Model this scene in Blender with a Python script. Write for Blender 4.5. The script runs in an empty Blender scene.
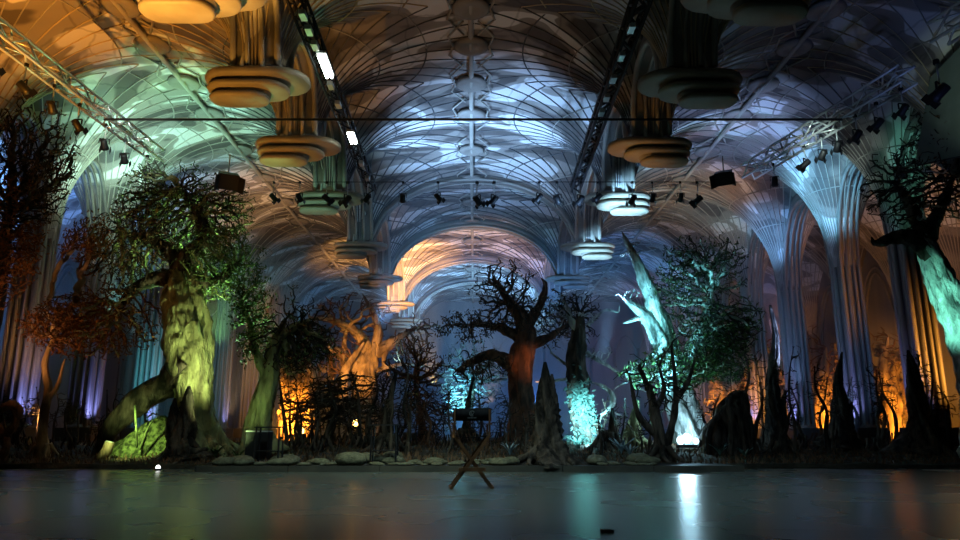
import bpy, math, random
import numpy as np
from mathutils import Vector, Matrix, noise

random.seed(7)
R = math.radians
scene = bpy.context.scene
C = bpy.data.collections.new('film_stage')
scene.collection.children.link(C)

# ------------------------------------------------------------------ camera
CAM = Vector((0, 0, 0.85))
F = 720.0
PITCH, YAW = R(12.53), R(-0.48)
cd = bpy.data.cameras.new('camera')
cd.sensor_width = 36; cd.lens = F / 960 * 36; cd.clip_end = 300
cam = bpy.data.objects.new('camera', cd)
cam.location = CAM
cam.rotation_euler = (R(90) + PITCH, 0, YAW)
C.objects.link(cam)
scene.camera = cam
ROT = Matrix.Rotation(YAW, 3, 'Z') @ Matrix.Rotation(R(90) + PITCH, 3, 'X')

def P(u, v, Y):
    """measured photo position at a chosen depth -> world point"""
    d = ROT @ Vector(((u - 480) / F, (270 - v) / F, -1))
    return CAM + d * (Y / d.y)

def PZ(u, v, Z):
    d = ROT @ Vector(((u - 480) / F, (270 - v) / F, -1))
    return CAM + d * ((Z - CAM.z) / d.z)

# ------------------------------------------------------------------ view, world, lights
vs = scene.view_settings
scene.display_settings.display_device = 'sRGB'
vs.view_transform = 'Standard'; vs.look = 'None'; vs.gamma = 1.0
vs.use_curve_mapping = False
vs.exposure = 0.18
world = bpy.data.worlds.new('world'); scene.world = world
world.use_nodes = True
bg = world.node_tree.nodes['Background']
bg.inputs[0].default_value = (0.35, 0.5, 0.8, 1); bg.inputs[1].default_value = 0.004
try:
    scene.cycles.max_bounces = 5; scene.cycles.diffuse_bounces = 2; scene.cycles.glossy_bounces = 3
    scene.cycles.volume_bounces = 0; scene.cycles.transparent_max_bounces = 4
    scene.cycles.caustics_reflective = False; scene.cycles.caustics_refractive = False
    scene.cycles.sample_clamp_indirect = 4.0
except Exception:
    pass

def spot(loc, target, color, power, deg=60, blend=0.8, rad=0.15):
    l = bpy.data.lights.new('stage_light', 'SPOT')
    l.color = color; l.energy = power; l.spot_size = R(deg); l.spot_blend = blend; l.shadow_soft_size = rad
    o = bpy.data.objects.new('stage_light', l); C.objects.link(o)
    o.location = loc
    o.rotation_euler = (Vector(target) - Vector(loc)).to_track_quat('-Z', 'Y').to_euler()
    return o

def point(loc, color, power, rad=0.1):
    l = bpy.data.lights.new('stage_light', 'POINT')
    l.color = color; l.energy = power; l.shadow_soft_size = rad
    o = bpy.data.objects.new('stage_light', l); C.objects.link(o); o.location = loc
    return o

ORANGE = (1.0, 0.47, 0.10); AMBER = (1.0, 0.62, 0.2); BLUE = (0.25, 0.5, 1.0); ICE = (0.45, 0.78, 1.0)
CYAN = (0.25, 0.85, 0.95); GREEN = (0.45, 1.0, 0.35); MINT = (0.35, 1.0, 0.7); VIOLET = (0.28, 0.32, 1.0)
WARM = (1.0, 0.72, 0.42); TEAL = (0.2, 0.75, 0.7)

# vault: the nave
spot((-3.2, 23.8, 4.2), (0.2, 24.8, 11.2), (.30, .58, 1.0), 7500, 72, 1)
spot((3.4, 20.2, 4.4), (1.2, 22.2, 11.2), (.30, .56, 1.0), 2200, 60, 1)
spot((-1, 28.5, 1.2), (-.5, 31.5, 11), (.26, .52, 1.0), 2600, 56, 1)
spot((0, 46, 1.5), (0, 51, 11), (.28, .60, 1.0), 9500, 100, 1)
spot((-1.5, 12.5, 1.0), (-1.0, 17.2, 11), (1.0, .50, .2), 420, 50, 1)
spot((0.8, 36.0, 2.0), (0.8, 39.5, 11), (1.0, .50, .15), 4200, 64, 1)
# left near vault, amber: aisle and the undersides of the first pendants
spot((-9.6, 11.4, 1.2), (-9.4, 14.8, 11), (1.0, .36, .035), 5600, 50, 1)
spot((-6.6, 8.6, 1.2), (-5.2, 11.2, 7.8), (1.0, .46, .07), 7500, 24, .7)
spot((-7.2, 11.6, 1.2), (-5.2, 14.6, 7.8), (1.0, .42, .05), 1500, 22, .7)
spot((-7.4, 15.6, 1.6), (-5.2, 18.3, 8.2), (1.0, .40, .05), 900, 26, .8)
# left middle vault, green
spot((-10.9, 21.4, 4.2), (-9.9, 22.9, 11), (0.42, 1.0, 0.74), 3000, 76, 1)
spot((-8.6, 25.5, 1.2), (-8.3, 31, 10), (1, .56, .24), 4200, 50, 1)
# left columns
spot((-8.5, 20.5, 6.4), (-13, 22.8, 9.4), (0.6, 1.0, 0.72), 1100, 56, 1)
spot((-17.3, 26.0, 1.2), (-17, 27.0, 10), (.14, .38, 1.0), 7500, 84, 1)
spot((-11.0, 18.8, .8), (-13.2, 21.2, 3.6), (1.0, .48, .16), 420, 44, 1)
spot((-16.5, 20, 1.0), (-16, 20.5, 10), (.14, .38, 1), 1100, 70, 1)
spot((-9.6, 24.6, .8), (-13.2, 33.5, 4), (.10, .58, .75), 3200, 56, 1)
# right middle vault and columns
spot((9.2, 20.4, 2.0), (8.8, 23.8, 11), (0.32, 0.50, 1.0), 3800, 50, 1)
spot((9.2, 22.4, 6.8), (13.0, 24.7, 9.6), (.20, .60, 1.0), 2000, 52, 1)
spot((9.6, 27.6, 6.6), (13.0, 29.6, 9.4), (.18, .46, 1.0), 1100, 50, 1)
spot((9, 11, 3), (10, 16.3, 11), (0.2, 0.32, 1.0), 160, 56, 1)
# right outer aisle, orange floods aimed at the far wall and trunks
for (x, y, z, w, tx, ty) in ((15.2, 30.5, .8, 3600, 19, 35), (15.0, 26.2, .8, 2000, 20, 29), (16.0, 22.2, .8, 1600, 20.5, 24), (13.6, 35.6, .8, 5000, 14.5, 41), (11.0, 33.4, .8, 2000, 12.5, 38)):
    spot((x, y, z), (tx, ty, 1.2), (1.0, .36, .035), w, 80, .9)
spot((17, 25, 1.5), (17, 30, 10), (1, .45, .15), 900, 90, 1)
spot((14.5, 27.4, .7), (14.9, 33, 2.0), (1.0, .38, .04), 3600, 50, 1)
spot((11.2, 30.4, .7), (11.6, 35, 2.0), (1.0, .38, .04), 2200, 40, 1)
spot((15.6, 25.6, .7), (17.2, 30.5, 2.0), (1.0, .38, .04), 2200, 56, 1)
spot((14.9, 18.9, .6), (13.2, 21.2, 3.2), (1.0, .40, .05), 1700, 44, 1)
spot((10.6, 29.6, .7), (12.2, 34, 2.0), (1.0, .38, .04), 3200, 56, 1)
spot((8.2, 25.4, 3.4), (8.6, 30.5, 10.5), (1.0, .66, .42), 1300, 60, 1)
spot((10.6, 21.0, .6), (13.0, 25.5, 4.0), (.2, .42, 1.0), 420, 60, 1)
spot((8, 12.5, 4.5), (11.6, 15.6, 8.6), (.75, 1.0, .8), 260, 26, 1)
spot((-6.4, 20.0, 2.6), (-5.0, 22.8, 8.1), (.45, 1.0, .72), 700, 24, .9)
spot((2.0, 20.4, 1.8), P(527, 362, 24), (1.0, .35, .12), 420, 22, 1)
# left-centre orange thicket
spot((-7.0, 27.0, .8), (-8.0, 33, 2.0), (1.0, .38, .04), 9000, 44, .9)
point((-7.4, 28.8, 0.9), (1.0, .38, .04), 160, .15)
spot((-5.6, 26.0, 1.2), P(362, 355, 32), (1, .46, .11), 3400, 34, 1)
# pendants
spot((-2.0, 37.5, 3.2), (-4.3, 41.8, 9.8), (1, .46, .07), 14000, 54, .9)
spot((3.4, 19.6, 2.4), (5.0, 22.8, 8.0), (.30, .64, 1.0), 17000, 18, .8)
spot((3.6, 26.0, 2.4), (5.0, 29.2, 8.0), (.30, .64, 1.0), 11000, 18, .8)
spot((2.5, 17.5, 3.0), (4.9, 18.9, 9.8), (1, .46, .1), 420, 28, 1)
spot((-2.5, 24, 3.0), (-4.9, 28, 9), (.16, .5, .75), 420, 52, 1)
# forest
spot((-5.9, 17.4, 0.5), P(190, 330, 19), (0.82, 1.0, 0.38), 1000, 46, 1)
spot((-8.6, 16.4, 1.9), P(140, 450, 18.2), (0.72, 1.0, 0.30), 520, 46, 1)
spot((-8.3, 17.3, .9), P(140, 402, 19), (.7, 1.0, .3), 90, 70, 1)
spot((-7.2, 20.8, 3.2), P(190, 228, 19.2), (0.45, 1.0, 0.30), 2600, 80, 1)
spot((-5.6, 20.5, 2.0), P(248, 325, 18.4), (0.40, 1.0, 0.40), 1400, 64, 1)
spot((-5.4, 16.7, .5), P(262, 400, 18.5), (0.65, 1.0, 0.32), 60, 50, 1)
spot((-11.0, 15.8, 1.0), P(60, 290, 18), (1.0, 0.44, 0.13), 260, 80, 1)
spot((-1.0, 25.2, .7), P(472, 372, 27.4), (.2, .8, 1.0), 1900, 48, 1)
spot((-.6, 29.0, .8), (-.6, 36, 3), (.14, .5, 1.0), 3200, 100, 1)
spot((2.4, 18.6, 0.7), P(586, 415, 21.6), (0.35, .9, 1.0), 7000, 34, 1)
point(P(592, 446, 21.0), (.45, .92, 1), 130, .12)
spot((3.6, 18.6, 0.5), P(664, 335, 21), (0.24, .82, 1.0), 5600, 42, .8)
spot((4.2, 17.4, 0.9), P(696, 335, 20.4), (0.22, 1.0, .72), 3000, 50, 1)
point(P(685, 434, 19.9), (.45, .8, 1), 100, .2)
spot((6.4, 22.6, .6), P(684, 425, 26), (.2, .5, 1), 1500, 80, 1)
spot((9.6, 15.6, 1.0), P(942, 300, 17.3), (0.25, 1.0, .72), 1000, 30, .8)
spot((2.6, 31, 2), (3.5, 40, 4), (.08, .30, 1), 7500, 110, 1)
# overhead work light on the stage floor and platform
spot((-3, 9, 8.0), (-2, 12.0, 0), (.68, 1.0, .9), 1050, 100, 1, .5)
spot((3.5, 9, 8.0), (3, 12.0, 0), (.5, .8, 1.0), 620, 100, 1, .5)
spot((-1.5, 12.6, 7.6), (-1.4, 16.4, 0), (.85, 1.0, .7), 700, 50, 1, .3)
# truss work light
spot((-6.4, 12, 7.0), (-9.3, 19, 8.8), (.8, 1, .9), 2600, 24, 1)
spot((6.8, 14.5, 7.2), (9.9, 19, 8.6), (.75, 1, .95), 1300, 22, 1)

# ------------------------------------------------------------------ object helpers
def tag(o, label, cat, group=None):
    o['label'] = label; o['category'] = cat
    if group: o['group'] = group
    return o

def link(name, data, parent=None, loc=None):
    o = bpy.data.objects.new(name, data); C.objects.link(o)
    if parent: o.parent = parent
    if loc is not None: o.location = loc
    return o

def thing(name, label, cat, loc=(0, 0, 0), rz=0, group=None):
    o = link(name, None, None, loc); o.rotation_euler = (0, 0, rz)
    o.empty_display_size = .2
    return tag(o, label, cat, group)

class MB:
    def __init__(s): s.v = []; s.f = []
    def add(s, v, f):
        n = len(s.v); s.v += [tuple(p) for p in v]; s.f += [tuple(i + n for i in q) for q in f]
    def box(s, c, d, rot=None):
        x, y, z = (k / 2 for k in d)
        pts = [Vector((a * x, b * y, e * z)) for a in (-1, 1) for b in (-1, 1) for e in (-1, 1)]
        if rot: pts = [rot @ p for p in pts]
        s.add([p + Vector(c) for p in pts], [(0, 1, 3, 2), (4, 6, 7, 5), (0, 4, 5, 1), (2, 3, 7, 6), (0, 2, 6, 4), (1, 5, 7, 3)])
    def bar(s, a, b, w, h=None):
        a, b = Vector(a), Vector(b); d = b - a
        q = d.to_track_quat('Z', 'Y').to_matrix()
        s.box((a + b) / 2, (w, h or w, d.length), q)
    def tube(s, path, rad, n=6, cap=True):
        path = [Vector(p) for p in path]; m = len(path)
        if m < 2: return
        if not hasattr(rad, '__len__'): rad = [rad] * m
        base = len(s.v); t = (path[1] - path[0])
        if t.length < 1e-9: t = Vector((0, 0, 1))
        t.normalize()
        up = Vector((1, 0, 0)) if abs(t.x) < .9 else Vector((0, 1, 0))
        a = t.cross(up).normalized()
        for i, p in enumerate(path):
            if i < m - 1: t2 = path[i + 1] - p
            else: t2 = p - path[i - 1]
            if i > 0 and i < m - 1: t2 = path[i + 1] - path[i - 1]
            if t2.length < 1e-9: t2 = t
            t2 = t2.normalized(); a = (a - t2 * a.dot(t2))
            if a.length < 1e-6: a = t2.orthogonal()
            a.normalize(); b = t2.cross(a); t = t2
            for k in range(n):
                w = 2 * math.pi * k / n
                s.v.append(tuple(p + (a * math.cos(w) + b * math.sin(w)) * rad[i]))
        for i in range(m - 1):
            for k in range(n):
                k2 = (k + 1) % n
                s.f.append((base + i * n + k, base + i * n + k2, base + (i + 1) * n + k2, base + (i + 1) * n + k))
        if cap:
            s.f.append(tuple(base + k for k in range(n))[::-1])
            s.f.append(tuple(base + (m - 1) * n + k for k in range(n)))
    def lathe(s, prof, n=16, c=(0, 0, 0)):
        base = len(s.v); c = Vector(c)
        for r, z in prof:
            for k in range(n):
                w = 2 * math.pi * k / n
                s.v.append(tuple(c + Vector((r * math.cos(w), r * math.sin(w), z))))
        for i in range(len(prof) - 1):
            for k in range(n):
                k2 = (k + 1) % n
                s.f.append((base + i * n + k, base + i * n + k2, base + (i + 1) * n + k2, base + (i + 1) * n + k))
        s.f.append(tuple(base + k for k in range(n))[::-1])
        s.f.append(tuple(base + (len(prof) - 1) * n + k for k in range(n)))
    def mesh(s, name, mat, smooth=True):
        me = bpy.data.meshes.new(name)
        me.from_pydata(s.v, [], s.f); me.update()
        if smooth: me.polygons.foreach_set('use_smooth', [True] * len(me.polygons))
        me.materials.append(mat)
        return me
    def build(s, name, mat, parent=None, smooth=True, loc=None):
        return link(name, s.mesh(name, mat, smooth), parent, loc)

def copy_tree(o, parent=None):
    c = o.copy(); C.objects.link(c); c.parent = parent
    if parent: c.matrix_parent_inverse = o.matrix_parent_inverse.copy()
    for ch in o.children: copy_tree(ch, c)
    return c

def structure(o): o['kind'] = 'structure'; return o
def stuff(o): o['kind'] = 'stuff'; return o

# ------------------------------------------------------------------ materials
def mat(name, c1, c2=None, scale=3.0, rough=.8, bump=0.0, bscale=None, metal=0, stretch=(1, 1, 1), lo=.35, hi=.65, c3=None, spec=.3, emit=None):
    m = bpy.data.materials.new(name); m.use_nodes = True
    nt = m.node_tree; N = nt.nodes; L = nt.links; b = N['Principled BSDF']
    b.inputs['Roughness'].default_value = rough; b.inputs['Metallic'].default_value = metal
    b.inputs['Specular IOR Level'].default_value = spec
    tc = N.new('ShaderNodeTexCoord'); mp = N.new('ShaderNodeMapping')
    mp.inputs['Scale'].default_value = stretch; L.new(tc.outputs['Object'], mp.inputs[0])
    if c2 is None: b.inputs['Base Color'].default_value = (*c1, 1)
    else:
        n = N.new('ShaderNodeTexNoise'); n.inputs['Scale'].default_value = scale; n.inputs['Detail'].default_value = 5
        L.new(mp.outputs[0], n.inputs['Vector'])
        r = N.new('ShaderNodeValToRGB'); e = r.color_ramp.elements
        e[0].position = lo; e[0].color = (*c1, 1); e[1].position = hi; e[1].color = (*c2, 1)
        if c3: x = e.new((lo + hi) / 2); x.color = (*c3, 1)
        L.new(n.outputs['Fac'], r.inputs[0]); L.new(r.outputs[0], b.inputs['Base Color'])
    if bump:
        n2 = N.new('ShaderNodeTexNoise'); n2.inputs['Scale'].default_value = bscale or scale * 3; n2.inputs['Detail'].default_value = 4
        L.new(mp.outputs[0], n2.inputs['Vector'])
        bp = N.new('ShaderNodeBump'); bp.inputs['Strength'].default_value = bump; bp.inputs['Distance'].default_value = .08
        L.new(n2.outputs['Fac'], bp.inputs['Height']); L.new(bp.outputs[0], b.inputs['Normal'])
    if emit:
        b.inputs['Emission Color'].default_value = (*emit[0], 1); b.inputs['Emission Strength'].default_value = emit[1]
    return m

def vault_mat():
    """painted vault: grey-brown ground with pale cloud-like patches and dark craze lines"""
    m = bpy.data.materials.new('painted_vault'); m.use_nodes = True
    nt = m.node_tree; N = nt.nodes; L = nt.links; b = N['Principled BSDF']
    b.inputs['Roughness'].default_value = .6; b.inputs['Specular IOR Level'].default_value = .25
    tc = N.new('ShaderNodeTexCoord'); mp = N.new('ShaderNodeMapping'); mp.inputs['Scale'].default_value = (.5, 1.1, .6)
    L.new(tc.outputs['Object'], mp.inputs[0])
    n = N.new('ShaderNodeTexNoise'); n.inputs['Scale'].default_value = .75; n.inputs['Detail'].default_value = 1.5; n.inputs['Distortion'].default_value = .8
    L.new(mp.outputs[0], n.inputs['Vector'])
    r = N.new('ShaderNodeValToRGB'); e = r.color_ramp.elements
    r.color_ramp.interpolation = 'LINEAR'
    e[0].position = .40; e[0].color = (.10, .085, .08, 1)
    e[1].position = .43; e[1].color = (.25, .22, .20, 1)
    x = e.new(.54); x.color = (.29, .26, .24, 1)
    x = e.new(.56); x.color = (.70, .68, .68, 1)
    L.new(n.outputs['Fac'], r.inputs[0])
    v = N.new('ShaderNodeTexVoronoi'); v.feature = 'DISTANCE_TO_EDGE'; v.inputs['Scale'].default_value = .9
    mp2 = N.new('ShaderNodeMapping'); mp2.inputs['Scale'].default_value = (1, .8, 1)
    L.new(tc.outputs['Object'], mp2.inputs[0])
    n2 = N.new('ShaderNodeTexNoise'); n2.inputs['Scale'].default_value = 2.5
    L.new(mp2.outputs[0], n2.inputs['Vector'])
    mx = N.new('ShaderNodeMixRGB'); mx.inputs[0].default_value = .25
    L.new(mp2.outputs[0], mx.inputs[1]); L.new(n2.outputs['Color'], mx.inputs[2]); L.new(mx.outputs[0], v.inputs['Vector'])
    r2 = N.new('ShaderNodeValToRGB'); e = r2.color_ramp.elements
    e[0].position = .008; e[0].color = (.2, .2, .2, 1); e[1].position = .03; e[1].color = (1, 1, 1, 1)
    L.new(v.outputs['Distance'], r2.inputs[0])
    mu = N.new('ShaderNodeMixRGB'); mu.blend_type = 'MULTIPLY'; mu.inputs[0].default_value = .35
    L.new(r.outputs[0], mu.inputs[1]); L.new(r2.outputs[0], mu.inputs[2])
    L.new(mu.outputs[0], b.inputs['Base Color'])
    return m

M_vault = vault_mat()
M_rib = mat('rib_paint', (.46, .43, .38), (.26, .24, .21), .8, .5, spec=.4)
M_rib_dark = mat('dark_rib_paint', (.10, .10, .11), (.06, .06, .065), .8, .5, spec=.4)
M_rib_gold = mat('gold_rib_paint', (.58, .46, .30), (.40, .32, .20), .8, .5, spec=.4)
M_stone = mat('carved_stone', (.30, .27, .24), (.20, .18, .16), 1.2, .55, .15, 9, spec=.4)
M_disc = mat('pendant_paint', (.34, .29, .22), (.25, .21, .16), 1.5, .5, .05, 9, spec=.4)
M_column = mat('column_paint', (.24, .22, .20), (.13, .12, .11), 1.0, .5, .1, 7, stretch=(3, 3, .3), spec=.4)
M_dark = mat('plinth_paint', (.02, .02, .022), (.03, .028, .026), 3, .7)
M_wall = mat('backdrop_paint', (.14, .14, .15), (.24, .22, .21), .5, .8, .1, 6, stretch=(2, 2, .25))
M_alu = mat('aluminium', (.72, .74, .72), rough=.35, metal=.6)
M_black = mat('black_steel', (.012, .012, .014), rough=.5, spec=.4)
M_rod = mat('pale_steel', (.6, .62, .6), rough=.4, metal=.3)
M_lens = mat('lens_glass', (.05, .06, .08), rough=.05, spec=.6)
M_bark = mat('dark_bark', (.016, .013, .011), (.12, .095, .075), 4, .85, 1.0, 12, stretch=(1, 1, .3), lo=.42, hi=.62)
M_bark_moss = mat('mossy_bark', (.045, .038, .022), (.36, .38, .19), 4.5, .9, 1.0, 14, stretch=(1, 1, .35), c3=(.24, .24, .12), lo=.3, hi=.68)
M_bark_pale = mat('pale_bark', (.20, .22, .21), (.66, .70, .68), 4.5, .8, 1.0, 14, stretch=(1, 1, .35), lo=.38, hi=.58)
M_bark_tan = mat('tan_bark', (.13, .085, .05), (.46, .33, .2), 3, .85, .9, 9, stretch=(1, 1, .4), lo=.38, hi=.6)
M_bark_red = mat('brown_bark', (.045, .025, .018), (.22, .11, .065), 3.5, .85, 1.0, 10, stretch=(1, 1, .3), lo=.4, hi=.62)
M_twig = mat('dark_twig', (.03, .025, .02), (.06, .05, .04), 4, .9)
M_twig_rust = mat('rust_twig', (.09, .04, .02), (.17, .075, .03), 4, .9)
M_twig_green = mat('green_twig', (.08, .10, .04), (.2, .26, .1), 4, .9)
M_leaf_green = mat('dull_green_leaf', (.04, .07, .025), (.13, .2, .07), 3, .7)
M_leaf_rust = mat('rust_leaf', (.16, .06, .02), (.26, .10, .03), 4, .8)
M_leaf_brown = mat('brown_leaf', (.10, .06, .035), (.16, .09, .05), 4, .8)
M_leaf_tan = mat('dry_tan_leaf', (.30, .20, .11), (.44, .30, .17), 4, .8)
M_moss = mat('moss', (.03, .045, .015), (.20, .26, .09), 9, .95, 1.0, 25, lo=.4, hi=.62)
M_soil = mat('forest_soil', (.018, .016, .013), (.05, .045, .03), 2.5, .95, 1.0, 7)
M_rock = mat('mossy_stone', (.09, .09, .06), (.2, .2, .13), 3, .85, .6, 9)
M_fern = mat('fern_leaf', (.08, .16, .14), (.14, .26, .24), 4, .7)

def floor_mat():
    m = mat('stage_floor', (.085, .10, .09), (.105, .12, .107), .4, .2, stretch=(.6, .5, 1), spec=.45)
    nt = m.node_tree; N = nt.nodes; L = nt.links; b = N['Principled BSDF']
    n = N.new('ShaderNodeTexNoise'); n.inputs['Scale'].default_value = 1.2; n.inputs['Detail'].default_value = 2
    mp = N.new('ShaderNodeMapping'); mp.inputs['Scale'].default_value = (.4, .4, 1)
    tc = N.new('ShaderNodeTexCoord'); L.new(tc.outputs['Object'], mp.inputs[0]); L.new(mp.outputs[0], n.inputs['Vector'])
    mr = N.new('ShaderNodeMapRange'); mr.inputs['To Min'].default_value = .23; mr.inputs['To Max'].default_value = .31
    L.new(n.outputs['Fac'], mr.inputs[0]); L.new(mr.outputs[0], b.inputs['Roughness'])
    return m
M_floor = floor_mat()
M_twig_cyan_lit = mat('cyan_lit_twig', (.30, .38, .40), (.45, .52, .54), 4, .8)  # pale twig colour with the cyan light painted in

# ------------------------------------------------------------------ setting: floor, ground, walls
PEND_Y = [7.6, 11.2, 14.6, 18.3, 22.8, 29.2, 35.7, 43.3, 50.0, 56.0]
COL_Y = [9.6, 13.6, 17.5, 21.2, 24.9, 29.5, 33.6, 38.2, 43.0, 48.0, 53.0]
PX, CX, WX, YB = 4.75, 13.2, 20.5, 60.0

fl = structure(link('floor', None))
mb = MB()
slabs = [-6, 6.6, 11.6, 16.0, 18.5]
for i in range(len(slabs) - 1):
    y0, y1 = slabs[i], slabs[i + 1]
    for x0, x1 in ((-21, -6.5), (-6.5, 6.2), (6.2, 21)):
        q = MB(); q.box(((x0 + x1) / 2, (y0 + y1) / 2, -.1), (x1 - x0 - .008, y1 - y0 - .008, .2)); q.build('floor_slab', M_floor, fl, False)
q = MB(); q.box((0, 6, -.18), (42, 26, .1)); q.build('floor_joint', M_dark, fl, False)

def ground_z(x, y):
    t = max(0.0, min(1.0, (y - 16.9) / 4))
    b = .10 + .32 * t + .16 * t * noise.noise(Vector((x * .35, y * .35, 3))) + .07 * noise.noise(Vector((x * 1.3, y * 1.3, 8)))
    return max(.02, b)
mb = MB(); nx, ny = 130, 90
for j in range(ny + 1):
    yy = 16.75 + (YB + .5 - 16.75) * (j / ny) ** 1.8
    for i in range(nx + 1):
        x = -20.4 + 40.8 * i / nx
        y = yy
        z = ground_z(x, y)
        if j == 0: z = -.02; y += .35 * noise.noise(Vector((x * .8, 0, 0)))
        mb.v.append((x, y, z))
for j in range(ny):
    for i in range(nx):
        a = j * (nx + 1) + i; mb.f.append((a, a + 1, a + nx + 2, a + nx + 1))
g = structure(mb.build('ground', M_soil))

# platform with a dark lip in front of the forest
pf = structure(link('trim_1', None))
q = MB(); q.box((-.1, 16.6, .055), (11.4, 2.1, .11)); q.build('platform_deck', M_dark, pf, False)
M_lip = mat('platform_lip', (.05, .05, .045), (.08, .075, .06), 3, .5)
for i in range(6):
    q = MB(); q.box((-5.75 + 1.9 * i + .95, 15.52, .062), (1.885, .06, .124)); q.build('edge_board', M_lip, pf, False)

for s, nm in ((-1, 'wall_left'), (1, 'wall_right')):
    w = structure(link(nm, None))
    q = MB(); q.box((s * (WX + .2), 31, 6), (.3, 60, 12.4)); q.build('wall_face', M_wall, w, False)
    ys = COL_Y + [58]
    for i in range(2, len(COL_Y)):
        y = COL_Y[i]
        q = MB()
        q.lathe([(.42, 0), (.42, .9), (.3, 1.0), (.3, 7.3), (.42, 7.5)], 12, (s * WX, y, 0)); q.build('pilaster', M_column, w)
        if i + 1 < len(COL_Y):
            y2 = COL_Y[i + 1]; m_ = (y + y2) / 2; h = (y2 - y) / 2
            for k, off in ((0, .5), (1, .95)):
                hh = h - off
                path = [(s * (WX + .02), m_ - hh, .5), (s * (WX + .02), m_ - hh, 6.4)]
                for t in np.linspace(0, 1, 9)[1:]:
                    path.append((s * (WX + .02), m_ - hh + hh * t, 6.4 + 2.6 * math.sin(t * math.pi / 2) ** .8 - k * .3))
                path += [(p[0], 2 * m_ - p[1], p[2]) for p in path[::-1][1:]]
                q = MB(); q.tube(path, .07, 5); q.build('blind_arch', M_column, w)
wb = structure(link('wall_back', None))
q = MB(); q.box((0, YB + .2, 6), (41.4, .3, 12.4)); q.build('wall_face', M_wall, wb, False)
q = MB(); q.box((0, -6, 6), (41.4, .3, 12.4)); structure(q.build('wall_front', M_dark, None, False))
for i in range(-10, 11):
    x = i * 1.95
    q = MB(); q.tube([(x, YB, .3), (x, YB, 7.5)], .13, 6); q.build('mullion', M_column, wb)
    path = [(x, YB, 7.0)]
    for t in np.linspace(0, 1, 7)[1:]: path.append((x + .975 * t, YB, 7.0 + 1.5 * math.sin(t * math.pi / 2) ** .9))
    path += [(2 * x + 1.95 - p[0], p[1], p[2]) for p in path[::-1][1:]]
    if i < 10: q = MB(); q.tube(path, .09, 6); q.build('lancet_head', M_column, wb)

# ------------------------------------------------------------------ fan vault
ZR = 11.45
def prof_of(zs, r0, Rm=5.2):
    def f(r):
        t = min(1, max(0, (r - r0) / (Rm - r0)))
        return zs + (ZR - zs) * (1 - (1 - t) ** 2.3) ** .5
    return f
prof_p = prof_of(8.45, .5)
prof_c = prof_of(6.5, .42)
sites = []
for s in (-1, 1):
    for y in PEND_Y: sites.append((s * PX, y, 'p'))
    for y in COL_Y: sites.append((s * CX, y, 'c'))
    for y in COL_Y: sites.append((s * WX, y, 'w'))
ceil = structure(link('ceiling', None))
RIBS = []     # (distance key, path, radius, fan object)
BIG = []
def limit(site, w):
    dx, dy = math.cos(w), math.sin(w); L = 7.5
    for o in sites:
        if o is site: continue
        ax, ay = o[0] - site[0], o[1] - site[1]; d2 = ax * ax + ay * ay
        if d2 > 260: continue
        k = ax * dx + ay * dy
        if k > 1e-6: L = min(L, d2 / (2 * k))
    if site[1] + L * dy > YB + .1 and dy > 0: L = min(L, (YB + .1 - site[1]) / dy)
    if abs(site[0] + L * dx) > WX + .1 and dx * site[0] > 0: L = min(L, (WX + .1 - abs(site[0])) / abs(dx))
    return max(L, .05)
for site in sites:
    x0, y0, k = site
    pr = prof_p if k == 'p' else prof_c; r0 = .5 if k == 'p' else .42
    na, nr = 72, 14
    mb = MB()
    for a in range(na):
        w = 2 * math.pi * a / na; L = limit(site, w) + .03
        for j in range(nr + 1):
            r = r0 + max(0, L - r0) * (j / nr) ** 1.7
            if L < r0: r = L
            mb.v.append((x0 + r * math.cos(w), y0 + r * math.sin(w), pr(r)))
    for a in range(na):
        b = (a + 1) % na
        for j in range(nr):
            mb.f.append((a * (nr + 1) + j, a * (nr + 1) + j + 1, b * (nr + 1) + j + 1, b * (nr + 1) + j))
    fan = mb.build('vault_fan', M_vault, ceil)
    if k == 'w' and y0 > 45: continue
    nrib = 46 if k == 'p' else 44
    for a in range(nrib):
        w = 2 * math.pi * (a + .5) / nrib; L = limit(site, w)
        if k == 'w' and math.cos(w) * x0 > 0: continue
        if L < r0 + .3: continue
        rr = [r0 - .03 + (L - r0 + .02) * (j / 10) ** 1.6 for j in range(11)]
        path = [(x0 + r * math.cos(w), y0 + r * math.sin(w), pr(r) - .012) for r in rr]
        key = math.hypot(x0 + 2 * math.cos(w), y0 - 2) + (14 if k == 'w' else 0) + (40 if y0 < 12 else 0)
        RIBS.append((key, path, .02, fan))
    for r in (1.1, 2.1, 3.4):
        run = []; runs = []
        for a in range(97):
            w = 2 * math.pi * a / 96
            if limit(site, w) > r: run.append((x0 + r * math.cos(w), y0 + r * math.sin(w), pr(r) - .015))
            else:
                if len(run) > 3: runs.append(run)
                run = []
        if len(run) > 3: runs.append(run)
        for rn in runs: RIBS.append((math.hypot(x0, y0) + 3 + (20 if k == 'w' else 0) + (40 if y0 < 12 else 0), rn, .022, fan))
RIBS.sort(key=lambda t: t[0])
for key, path, r, fan in RIBS[:300]:
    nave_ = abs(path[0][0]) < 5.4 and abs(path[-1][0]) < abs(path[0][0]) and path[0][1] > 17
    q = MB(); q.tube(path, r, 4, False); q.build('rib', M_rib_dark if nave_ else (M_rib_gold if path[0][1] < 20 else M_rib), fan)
q = MB(); q2 = MB()
for key, path, r, fan in RIBS[300:]:
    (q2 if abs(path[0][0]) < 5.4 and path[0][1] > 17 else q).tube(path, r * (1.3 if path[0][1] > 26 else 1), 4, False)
stuff(q.build('far_ribs', M_rib, ceil)); stuff(q2.build('far_dark_ribs', M_rib_dark, ceil))
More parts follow.
